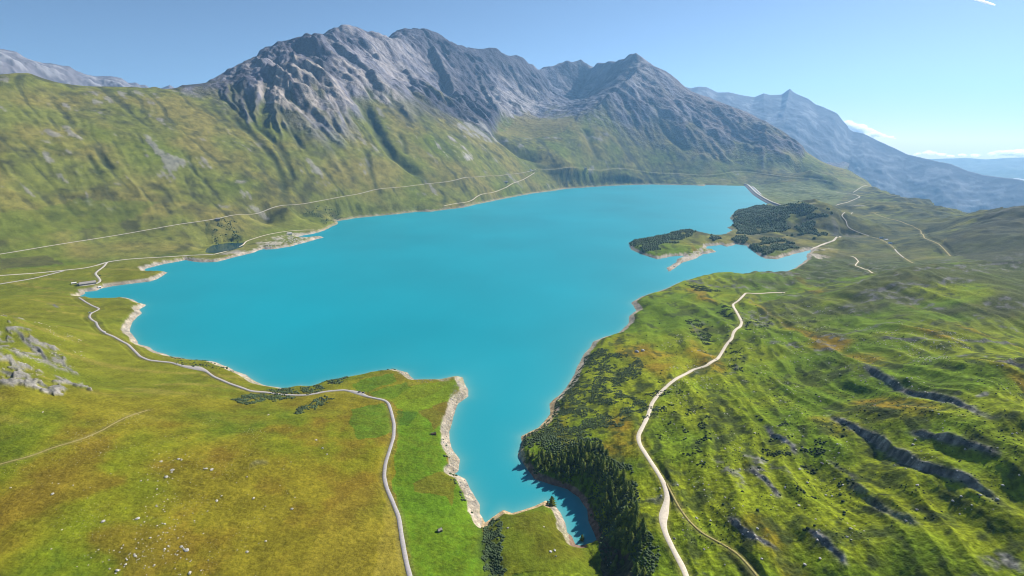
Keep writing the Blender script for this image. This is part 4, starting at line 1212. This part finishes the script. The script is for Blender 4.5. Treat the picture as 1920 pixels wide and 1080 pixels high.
protos = []
tr_v, tr_f = conifer_trunk()
crowns = [conifer_crown(700 + k) for k in range(6)]
bank = scatter_px([(985,865),(998,842),(1040,848),(1078,846),(1122,848),(1158,870),(1180,905),(1194,945),(1203,985),(1210,1020),(1214,1085),(1175,1085),(1160,1050),(1138,1012),(1118,975),(1098,938),(1072,916),(1042,904),(1012,892)], 6.0, 30000, 3.2, lambda x, y: fbm(x, y, 36, 2, 640) > -.5)
bank += [tuple(p) for p in pix_ground([(1091,1017),(1027,944),(1035,948)], Z)]
random.shuffle(bank)
bank = bank[:290]
tree_label = 'dark green conifer standing on the steep bank of the narrow inlet'
for n, (x, y, z) in enumerate(bank):
    h = random.uniform(7.5, 13.0) if n % 4 else random.uniform(4, 7)
    if n < 6:
        t = empty('conifer_tree', (x, y, z - .2))
        tr = mesh_obj('trunk', tr_v, tr_f, M_BARK, t)
        cr = mesh_obj('crown', *crowns[n], M_LARCH if n in (1, 4) else M_CON, t)
        protos.append((t, tr, cr))
    else:
        src = protos[n % 6]
        t = src[0].copy(); C.objects.link(t)
        for ch in src[1:]:
            c2 = ch.copy(); C.objects.link(c2); c2.parent = t
        t.location = (x, y, z - .2)
    t.rotation_euler = (random.uniform(-.04, .04), random.uniform(-.04, .04), random.uniform(0, 6.28))
    wdt = h * random.uniform(1.15, 1.7)
    t.scale = (wdt, wdt, h)
    lb = 'young low conifer tucked among taller trees on the steep inlet bank' if h < 7.2 else ('pale green larch standing on the steep bank of the narrow inlet' if n % 6 in (1, 4) else tree_label)
    tag(t, lb, 'tree', 'conifers on the bank of the inlet')

# ----------------------------------------------------------------- single shrubs on the right hillside
sh_pts = scatter_px([(1150,640),(1380,560),(1560,610),(1720,800),(1500,1070),(1290,990),(1215,800),(1150,790)], 9, 400, 4)
sh_meshes = []
for n, (x, y, z) in enumerate(sh_pts[:110]):
    s = random.uniform(.8, 1.9)
    if n < 5:
        v, f = blob(11, 4, 800 + n, .7)
        o = mesh_obj('shrub', v, f, M_BUSH); sh_meshes.append(o)
    else:
        o = sh_meshes[n % 5].copy(); C.objects.link(o)
    o.location = (x, y, z - .1); o.scale = (s, s * random.uniform(.8, 1.2), s); o.rotation_euler = (0, 0, random.uniform(0, 6.28))
    tag(o, 'small dark shrub standing alone on the green right hillside', 'shrub', 'single shrubs on the right hillside')


# ----------------------------------------------------------------- boulders
def boulder(seed):
    rg = np.random.default_rng(seed)
    bm = bmesh.new(); bmesh.ops.create_icosphere(bm, subdivisions=2, radius=1.0)
    cuts = [(Vector(rg.normal(0, 1, 3)).normalized(), rg.uniform(.55, .85)) for _ in range(9)]
    for vt in bm.verts:
        for nrm_, dd in cuts:
            ex = vt.co.dot(nrm_) - dd
            if ex > 0: vt.co -= nrm_ * ex
        vt.co.z *= .75
        vt.co *= rg.uniform(.96, 1.04)
    v = [tuple(p.co) for p in bm.verts]; f = [tuple(q.index for q in p.verts) for p in bm.faces]
    bm.free(); return v, f


bp = []
for k in range(6):
    v, f = boulder(900 + k); bp.append((v, f))
bo = {}
def put_boulder(x, y, z, s, mat, label, group, k):
    key = (k % 6, mat.name)
    if key not in bo:
        o = mesh_obj('boulder', *bp[k % 6], mat); bo[key] = o
    else:
        o = bo[key].copy(); C.objects.link(o)
    o.location = (x, y, z + .12 * s)
    o.scale = (s * random.uniform(.8, 1.35), s * random.uniform(.8, 1.3), s * random.uniform(.65, 1.0))
    o.rotation_euler = (random.uniform(-.2, .2), random.uniform(-.2, .2), random.uniform(0, 6.28))
    return tag(o, label, 'boulder', group)


uv = [(random.gauss(312, 34), random.uniform(842, 1078)) for _ in range(120)] + [(random.gauss(268, 55), random.gauss(1040, 24)) for _ in range(60)]
uv += [(random.uniform(20, 560), random.uniform(800, 1075)) for _ in range(50)]
uv += [(593,825),(605,841),(613,852),(407,939),(475,935),(547,955),(340,863),(335,861),(397,881),(355,1075),(220,1070),(350,1032),(340,1025),(312,895),(323,882),(498,1015),(463,1035),(258,973),(193,978),(98,927),(302,866),(386,879),(80,773),(503,778)]
uv = [p for p in uv if 0 < p[0] < 700 and p[1] < 1079]
for k, (p, g) in enumerate(zip(uv, pix_ground(uv, Z))):
    s = random.choice([.4, .45, .5, .55, .6, .7, .8, 1.1])
    if k >= len(uv) - 24: s = random.uniform(1.3, 2.0)
    put_boulder(*g, s, M_STONE, 'large pale boulder lying in the tawny lower left meadow' if s > .95 else 'small pale boulder lying in the tawny lower left meadow', 'boulders strewn over the left meadow', k)
uv = [(1430,557),(1440,558),(1438,556),(1425,590),(1712,834),(1540,868),(1543,870),(1720,910),(1498,948),(1720,956),(1306,972),(1328,1027),(1320,1030),(1240,930),(1238,916),(1265,1010),(1710,725),(1705,716),(1600,745),(1640,760),(1500,880),(1600,900),(1460,640),(1560,660),(1505,840),(1620,690),(1345,875),(1145,1055),(1140,1060),(1020,988),(952,990),(1040,1032),(1032,1035),(1042,1043)]
uv += [(random.uniform(1260, 1560), random.uniform(600, 1060)) for _ in range(26)]
for k, (p, g) in enumerate(zip(uv, pix_ground(uv, Z))):
    put_boulder(*g, random.uniform(.7, 1.5), M_STONE if k % 3 else M_GREY, 'pale boulder on the green slope around the white gravel track', 'boulders on the right hillside', k)
g = pix_ground([(1194,660),(1205,658)], Z)
put_boulder(*g[0], 3.6, M_GREY, 'large dark sided boulder left of its twin above the alder thicket', None, 1)
put_boulder(*g[1], 3.4, M_STONE, 'large pale topped boulder right of its twin above the alder thicket', None, 4)
# loose blocks on the rocky knoll: too many to count
kx = scatter_px([(-10,585),(15,590),(60,620),(110,652),(150,705),(170,732),(110,740),(40,725),(-10,740)], 2.4, 20000, 5, gap(20, .38, 650))
scatter_mesh('knoll_blocks', kx, [random.uniform(.4, 1.3) for _ in kx], [(np.array(v, np.float32), np.array(f, np.int32)) for v, f in bp], M_STONE, 'pale broken rock blocks on the knoll at the left edge', 'rocks')
sx = []
for px in ([(480,472),(500,455),(540,442),(580,447),(560,460),(500,467)], [(1246,508),(1268,488),(1300,480),(1340,470),(1310,487),(1270,503)], [(1362,437),(1372,425),(1372,410),(1380,415),(1378,432)]):
    sx += scatter_px(px, 5, 1500, .8, gap(40, .1, 655))
scatter_mesh('shore_blocks', sx, [random.uniform(1.2, 3.2) for _ in sx], [(np.array(v, np.float32), np.array(f, np.int32)) for v, f in bp], M_STONE, 'pale rock blocks on the spits that reach into the lake', 'rocks')


# undergrowth between the conifers, tussocks and small stones: far too many to count
und = scatter_px([(975,835),(1040,820),(1130,826),(1185,880),(1208,950),(1220,1020),(1222,1085),(1160,1085),(1138,1012),(1098,938),(1042,904),(990,872)], 2.0, 40000, 3.5, gap(30, -.35, 670))
scatter_mesh('bank_undergrowth', und, [random.uniform(.8, 2.0) for _ in und], bush_t, M_SHRUB, 'leafy undergrowth between the conifers on the inlet bank', 'undergrowth')
tiny_t = [blob(5, 2, 560 + k, .8) for k in range(6)]
rock_t = []
for k in range(5):
    rg_ = np.random.default_rng(580 + k); ang = np.arange(5) / 5 * 6.283
    vv = np.r_[[(0, 0, .8)], np.c_[np.cos(ang), np.sin(ang), np.full(5, .35)], np.c_[np.cos(ang), np.sin(ang), np.full(5, -.3)]] * rg_.uniform(.7, 1.2, (11, 3))
    ff = [(0, 1 + i, 1 + (i + 1) % 5) for i in range(5)] + [t_ for i in range(5) for t_ in ((1 + i, 6 + i, 6 + (i + 1) % 5), (1 + i, 6 + (i + 1) % 5, 1 + (i + 1) % 5))]
    rock_t.append((vv.astype(np.float32), np.array(ff, np.int32)))
rs_px = [(1200,840),(1240,740),(1390,600),(1400,560),(1560,570),(1700,620),(1925,700),(1925,1085),(1290,1085),(1250,960)]
tus = scatter_px(rs_px, 2.2, 34000, 4, lambda x, y: fbm(x, y, 60, 3, 675) + .7 * fbm(x, y, 14, 2, 677) > .12)
scatter_mesh('heath_tussocks', tus, [random.choice([.35, .45, .6, .9]) for _ in tus], tiny_t, M_BUSH, 'dark heath tussocks speckling the green right hillside', 'tussocks')
rst = scatter_px(rs_px, 3.0, 9000, 4, lambda x, y: fbm(x, y, 45, 3, 679) + .8 * full(rock_mask.astype(np.float32), x, y) > .18)
rst += scatter_px([(1640,640),(1700,600),(1800,630),(1800,680),(1690,660)], 2.5, 3000, 4, gap(30, .0, 680))
scatter_mesh('hillside_stones', rst, [random.choice([.3, .4, .5, .8, 1.2]) for _ in rst], rock_t, M_STONE, 'small pale stones scattered over the right hillside', 'stones')
lst = scatter_px([(0,800),(300,770),(520,820),(480,1085),(0,1085)], 2.5, 9000, 4, lambda x, y: fbm(x, y, 50, 3, 681) > .22)
scatter_mesh('meadow_stones', lst, [random.choice([.16, .2, .26, .35]) for _ in lst], rock_t, M_STONE, 'tiny pale stones speckling the lower left meadow', 'stones')
ltu = scatter_px([(0,760),(300,740),(720,790),(730,1085),(0,1085)], 2.6, 16000, 4, lambda x, y: fbm(x, y, 40, 3, 683) > .1)
scatter_mesh('meadow_tussocks', ltu, [random.choice([.25, .35, .45]) for _ in ltu], tiny_t, plain_mat('dry_tussock_blades', (.10, .095, .014), .95, .4, .2, 0, .05), 'low olive tussocks dotting the lower left meadow', 'tussocks', (.4, .7))
bst = []
for px in ([(842,838),(850,780),(875,735),(868,712),(855,712),(840,770),(828,830),(850,890),(885,945),(900,955),(870,890)], [(242,615),(265,588),(240,600),(228,625),(250,650),(320,672),(300,660)], [(740,692),(762,700),(820,715),(860,708),(820,720),(760,712)]):
    bst += scatter_px(px, 2.2, 2500, .4)
scatter_mesh('beach_stones', bst, [random.choice([.3, .4, .6, .9]) for _ in bst], rock_t, M_GREY, 'grey stones lying on the pale drawdown beach', 'stones')


# ----------------------------------------------------------------- buildings
def box(x0, x1, y0, y1, z0, z1):
    v = [(x0, y0, z0), (x1, y0, z0), (x1, y1, z0), (x0, y1, z0), (x0, y0, z1), (x1, y0, z1), (x1, y1, z1), (x0, y1, z1)]
    return v, [(0, 3, 2, 1), (4, 5, 6, 7), (0, 1, 5, 4), (1, 2, 6, 5), (2, 3, 7, 6), (3, 0, 4, 7)]


def house(px, name, label, cat, L, W, H, rise, wall_m, roof_m, chim=1, nwin=3, turn=0.0, lift=0.0):
    g = pix_ground([px], Z)[0]
    az = math.atan2(g[0], g[1])
    e = empty(name, (g[0], g[1], g[2] + lift), -az + turn)
    tag(e, label, cat)
    l, w = L / 2, W / 2
    v = [(-l, -w, -2), (l, -w, -2), (l, w, -2), (-l, w, -2), (-l, -w, H), (l, -w, H), (l, w, H), (-l, w, H), (-l, 0, H + rise), (l, 0, H + rise)]
    f = [(0, 1, 5, 4), (2, 3, 7, 6), (1, 2, 6, 9, 5), (3, 0, 4, 8, 7), (0, 3, 2, 1), (4, 5, 9, 8), (6, 7, 8, 9)]
    mesh_obj('wall', v, f, wall_m, e)
    ov, th = .5, .25
    k = rise / w
    rv, rf = [], []
    for s in (-1, 1):
        b = len(rv)
        for dz in (.04, th + .04):
            rv += [(-l - ov, 0, H + rise + dz), (l + ov, 0, H + rise + dz), (l + ov, s * (w + ov), H - ov * k + dz), (-l - ov, s * (w + ov), H - ov * k + dz)]
        rf += [(b + i for i in q) for q in ((0, 1, 2, 3), (7, 6, 5, 4), (0, 4, 5, 1), (2, 6, 7, 3), (1, 5, 6, 2), (0, 3, 7, 4))]
    roof = mesh_obj('roof', rv, [tuple(q) for q in rf], roof_m, e)
    for c_ in range(chim):
        xx = -l * .5 + c_ * l
        mesh_obj('chimney', *box(xx - .5, xx + .5, .8, 1.8, H, H + rise + 1.2), wall_m, roof)
    for c_ in range(nwin):
        xx = -l + L * (c_ + .75) / (nwin + .5)
        fr = mesh_obj('window', *box(xx - .75, xx + .75, -w - .06, -w + .1, H * .4, H * .4 + 1.4), M_WOOD, e)
        mesh_obj('pane', *box(xx - .6, xx + .6, -w - .09, -w - .061, H * .4 + .12, H * .4 + 1.28), M_GLASS, fr)
    mesh_obj('door', *box(l - 2.2, l - 1.0, -w - .07, -w + .1, 0, 2.1), M_WOOD, e)
    return e


house((165, 533.5), 'farmhouse', 'long dark roofed farmhouse at the left tip of the lake', 'farmhouse', 36, 13, 4.2, 4.5, M_STWALL, M_ROOF, 2, 8)
house((151, 534.5), 'farm_annex', 'low dark annex against the left end of the long farmhouse', 'outbuilding', 14, 9, 2.8, 2.6, M_STWALL, M_ROOF, 0, 3)
house((139, 532.5), 'shed', 'small pale shed in the grass left of the farmhouse', 'shed', 11, 7, 2.8, 2.0, M_WALL, M_TIN, 0, 2)
house((187, 540.5), 'boathouse', 'tiny white boathouse at the water near the farmhouse', 'boathouse', 7, 5, 2.6, 1.8, M_WHITE, M_TIN, 0, 1)
house((409, 412), 'roadside_house', 'dark house beside the main road above the pond', 'house', 16, 10, 4.5, 3.5, M_STWALL, M_ROOF, 1, 4)
house((543, 439.5), 'chalet', 'dark lone chalet behind the rocky spit', 'chalet', 18, 11, 4.0, 4.0, M_WALL, M_ROOF, 1, 4)
house((948, 342), 'barn', 'long pale roofed barn on the far slope between two roads', 'barn', 32, 14, 5, 4.5, M_STWALL, M_TIN, 0, 5)
house((995, 319.5), 'cottage', 'tiny white cottage by the far road junction', 'cottage', 14, 10, 5, 3.5, M_WHITE, M_TIN, 1, 2)
house((1098, 317.5), 'roadside_building', 'small dark building beside the far road above the ravine scrub', 'building', 22, 14, 8, 5, M_STWALL, M_ROOF, 1, 5)
house((1652, 447), 'hut', 'white hut farthest left of the three on the right moor', 'hut', 12, 7, 3, 2.5, M_WHITE, M_TIN, 0, 2)
house((1661, 450.5), 'hut', 'white hut between the other two on the right moor', 'hut', 12, 7, 3, 2.5, M_WHITE, M_TIN, 0, 2, .5)
house((1669, 457), 'hut', 'white hut nearest the camera of the three on the right moor', 'hut', 13, 7, 3, 2.5, M_WHITE, M_TIN, 0, 2, -.4)
house((813, 815), 'hay_barn', 'low grey timber hay barn at the edge of the beach and green fields', 'barn', 6.5, 3.0, 1.8, 1.1, M_WOOD, M_TIN, 0, 1, .1)
house((825, 996), 'stone_hut', 'small stone hut standing alone in the bright green field', 'hut', 4.2, 3.4, 2.0, 1.5, M_STWALL, M_STWALL, 0, 1, .4)


# ----------------------------------------------------------------- vehicles
def car(px, label, paint, L=4.5, H=1.5, along=0.0):
    g = pix_ground([px], Z)[0]
    e = empty('parked_car', (g[0], g[1], g[2] + .35), along)
    tag(e, label, 'car')
    w = .9
    prof = [(-L / 2, .3), (-L / 2, .85), (-L * .42, .95), (-L * .32, H - .05), (-L * .05, H), (L * .14, H - .05), (L * .26, .98), (L * .46, .85), (L / 2, .6), (L / 2, .3)]
    n = len(prof)
    v = [(x, -w * (.82 if z > 1.05 else 1), z) for x, z in prof] + [(x, w * (.82 if z > 1.05 else 1), z) for x, z in prof]
    f = [tuple(range(n - 1, -1, -1)), tuple(range(n, 2 * n))] + [(i, (i + 1) % n, n + (i + 1) % n, n + i) for i in range(n)]
    body = mesh_obj('body', v, [tuple(reversed(q)) for q in f], paint, e)
    for s in (-1, 1):
        mesh_obj('side_window', *box(-L * .27, L * .15, min(s * .78, s * .88), max(s * .78, s * .88), 1.0, H - .12), M_GLASS, e)
    mesh_obj('windscreen', [(L * .145, -.66, H - .08), (L * .145, .66, H - .08), (L * .255, .78, 1.02), (L * .255, -.78, 1.02), (L * .165, -.66, H - .08), (L * .165, .66, H - .08), (L * .275, .78, 1.02), (L * .275, -.78, 1.02)], box(0, 1, 0, 1, 0, 1)[1], M_GLASS, e)
    for x in (-L * .31, L * .31):
        for s in (-1, 1):
            vv = [(x + .33 * math.cos(k * .6283), s * .92 + yy, .33 + .33 * math.sin(k * .6283)) for yy in (-.1, .1) for k in range(10)]
            ff = [tuple(range(9, -1, -1)), tuple(range(10, 20))] + [(k, (k + 1) % 10, 10 + (k + 1) % 10, 10 + k) for k in range(10)]
            mesh_obj('wheel', vv, ff, M_TYRE, e)


car((169, 587), 'white van on the upper bend of the grey lane', M_WHITE, 5.6, 2.3, .6)
car((197, 623.5), 'white car lower down the grey lane on the left shore', M_WHITE, 4.6, 1.6, 2.4)
car((674, 736), 'dark car in the lane passing place, left of the pair', M_RED, 4.4, 1.5, .2)
car((681, 737), 'dark car in the lane passing place, right of the pair', M_RED, 4.4, 1.5, 2.9)
car((1468, 550.5), 'dark vehicle parked at the upper end of the white gravel track', M_RED, 5.2, 2.0, .1)
car((188, 517.5), 'small dark vehicle at the bend of the farmhouse drive', M_RED, 4.8, 1.8, .4)


# ----------------------------------------------------------------- clouds and contrail
def cloud_mat(name, density):
    m, nt, N, P = new_mat(name)
    nt.nodes.remove(P)
    v = N.new('ShaderNodeVolumePrincipled')
    v.inputs['Color'].default_value = (1, 1, 1, 1)
    v.inputs['Density'].default_value = density
    v.inputs['Anisotropy'].default_value = 0.55
    nt.links.new(v.outputs[0], nt.nodes['Material Output'].inputs['Volume'])
    return m


M_CLOUD, M_TRAIL = cloud_mat('cloud_vapour', .006), cloud_mat('contrail_vapour', .012)


def cloud(puffs, dist, label, seed):
    """Heaped puffs merged into one billowing body."""
    rg = np.random.default_rng(seed)
    V, Fc, off = [], [], 0
    bm = bmesh.new(); bmesh.ops.create_icosphere(bm, subdivisions=3, radius=1.0)
    tv = np.array([p.co for p in bm.verts]); tf = np.array([[q.index for q in p.verts] for p in bm.faces], np.int32); bm.free()
    for u, v, rad, flat in puffs:
        for _ in range(5):
            a, t = ray(u + rg.normal(0, rad * .5), v + rg.normal(0, rad * .18))
            r = dist + rg.uniform(-600, 600); s = rad * rg.uniform(.45, .8) * dist / F_PX
            n = tv * (1 + .22 * (noise(tv[:, 0] * 2.3 + off, tv[:, 1] * 2.3 + tv[:, 2] * 1.7, seed) + .5 * noise(tv[:, 0] * 5 + off, tv[:, 2] * 5 + tv[:, 1] * 4, seed + 2)))[:, None]
            V.append(n * [s, s, s * flat] + [r * math.sin(a), r * math.cos(a), CAM_H + r * t]); Fc.append(tf + off); off += len(tv)
    o = mesh_obj('cloud', np.vstack(V), np.vstack(Fc), M_CLOUD, smooth=True)
    rm = o.modifiers.new('merge', 'REMESH'); rm.mode = 'VOXEL'; rm.voxel_size = 38; rm.use_smooth_shade = True
    return tag(o, label, 'cloud')


cloud([(1585,232,9,.6),(1598,236,11,.6),(1612,240,11,.55),(1626,246,11,.5),(1640,250,10,.45),(1655,254,8,.4),(1670,258,6,.4),(1600,248,10,.6),(1622,256,10,.6)], 29000, 'white cloud bank spilling over the shoulder of the hazy far mountain', 31)
cloud([(1865,290,7,.5),(1880,287,8,.55),(1895,288,9,.55),(1912,288,10,.5),(1930,289,9,.5)], 30500, 'heaped white cloud resting on the horizon at the right edge', 32)
cloud([(1720,289,5,.45),(1735,286,6,.5),(1748,287,6,.5),(1765,290,6,.4),(1785,292,6,.4),(1805,291,6,.4),(1825,292,6,.35)], 31500, 'long low bank of white cloud on the horizon beside the blue mountain', 33)

ca_, ct_ = ray(np.array([1822., 1866.]), np.array([-3., 9.5]))
cr_ = (9200 - CAM_H) / ct_
A0, A1 = [Vector((r * math.sin(a), r * math.cos(a), 9200)) for a, r in zip(ca_, cr_)]
ax = (A1 - A0).normalized(); up = ax.cross(Vector((0, 0, 1))).normalized(); up2 = ax.cross(up)
cv, cf2 = [], []
for i in range(25):
    t = i / 24; rad = 75 * (0.35 + .65 * min(1, (1 - t) * 3 + .15)) * random.uniform(.85, 1.15)
    p = A0.lerp(A1, t)
    for k in range(8):
        q = p + up * rad * math.cos(k * .7854) + up2 * rad * math.sin(k * .7854); cv.append(tuple(q))
    if i:
        b = (i - 1) * 8; cf2 += [(b + k, b + (k + 1) % 8, b + 8 + (k + 1) % 8, b + 8 + k) for k in range(8)]
tag(mesh_obj('contrail', cv + [tuple(A0), tuple(A1)], cf2 + [(200, (k + 1) % 8, k) for k in range(8)] + [(201, 192 + k, 192 + (k + 1) % 8) for k in range(8)], M_TRAIL, smooth=True), 'thin white contrail in the upper right sky', 'contrail')
# ----------------------------------------------------------------- haze
hz = bpy.data.materials.new('valley_haze'); hz.use_nodes = True
nt = hz.node_tree; nt.nodes.remove(nt.nodes['Principled BSDF'])
pv = nt.nodes.new('ShaderNodeVolumePrincipled')
pv.inputs['Color'].default_value = (0.29, 0.59, 1.0, 1)
pv.inputs['Density'].default_value = 3.9e-5
pv.inputs['Anisotropy'].default_value = 0.25
nt.links.new(pv.outputs[0], nt.nodes['Material Output'].inputs['Volume'])
zt = 2300.0
x0, x1, y0, y1, zb_ = -19000, 19000, -1500, 19500, -1501.5
hv = [(x0, y0, zb_), (x1, y0, zb_), (x1, y1, zb_), (x0, y1, zb_), (x0, y0, zt), (x1, y0, zt), (x1, y1, zt), (x0, y1, zt)]
hf_ = [(0, 3, 2, 1), (4, 5, 6, 7), (0, 1, 5, 4), (1, 2, 6, 5), (2, 3, 7, 6), (3, 0, 4, 7)]
tag(mesh_obj('haze', hv, hf_, hz), 'thin blue summer haze filling the valley air', 'haze', kind='stuff')
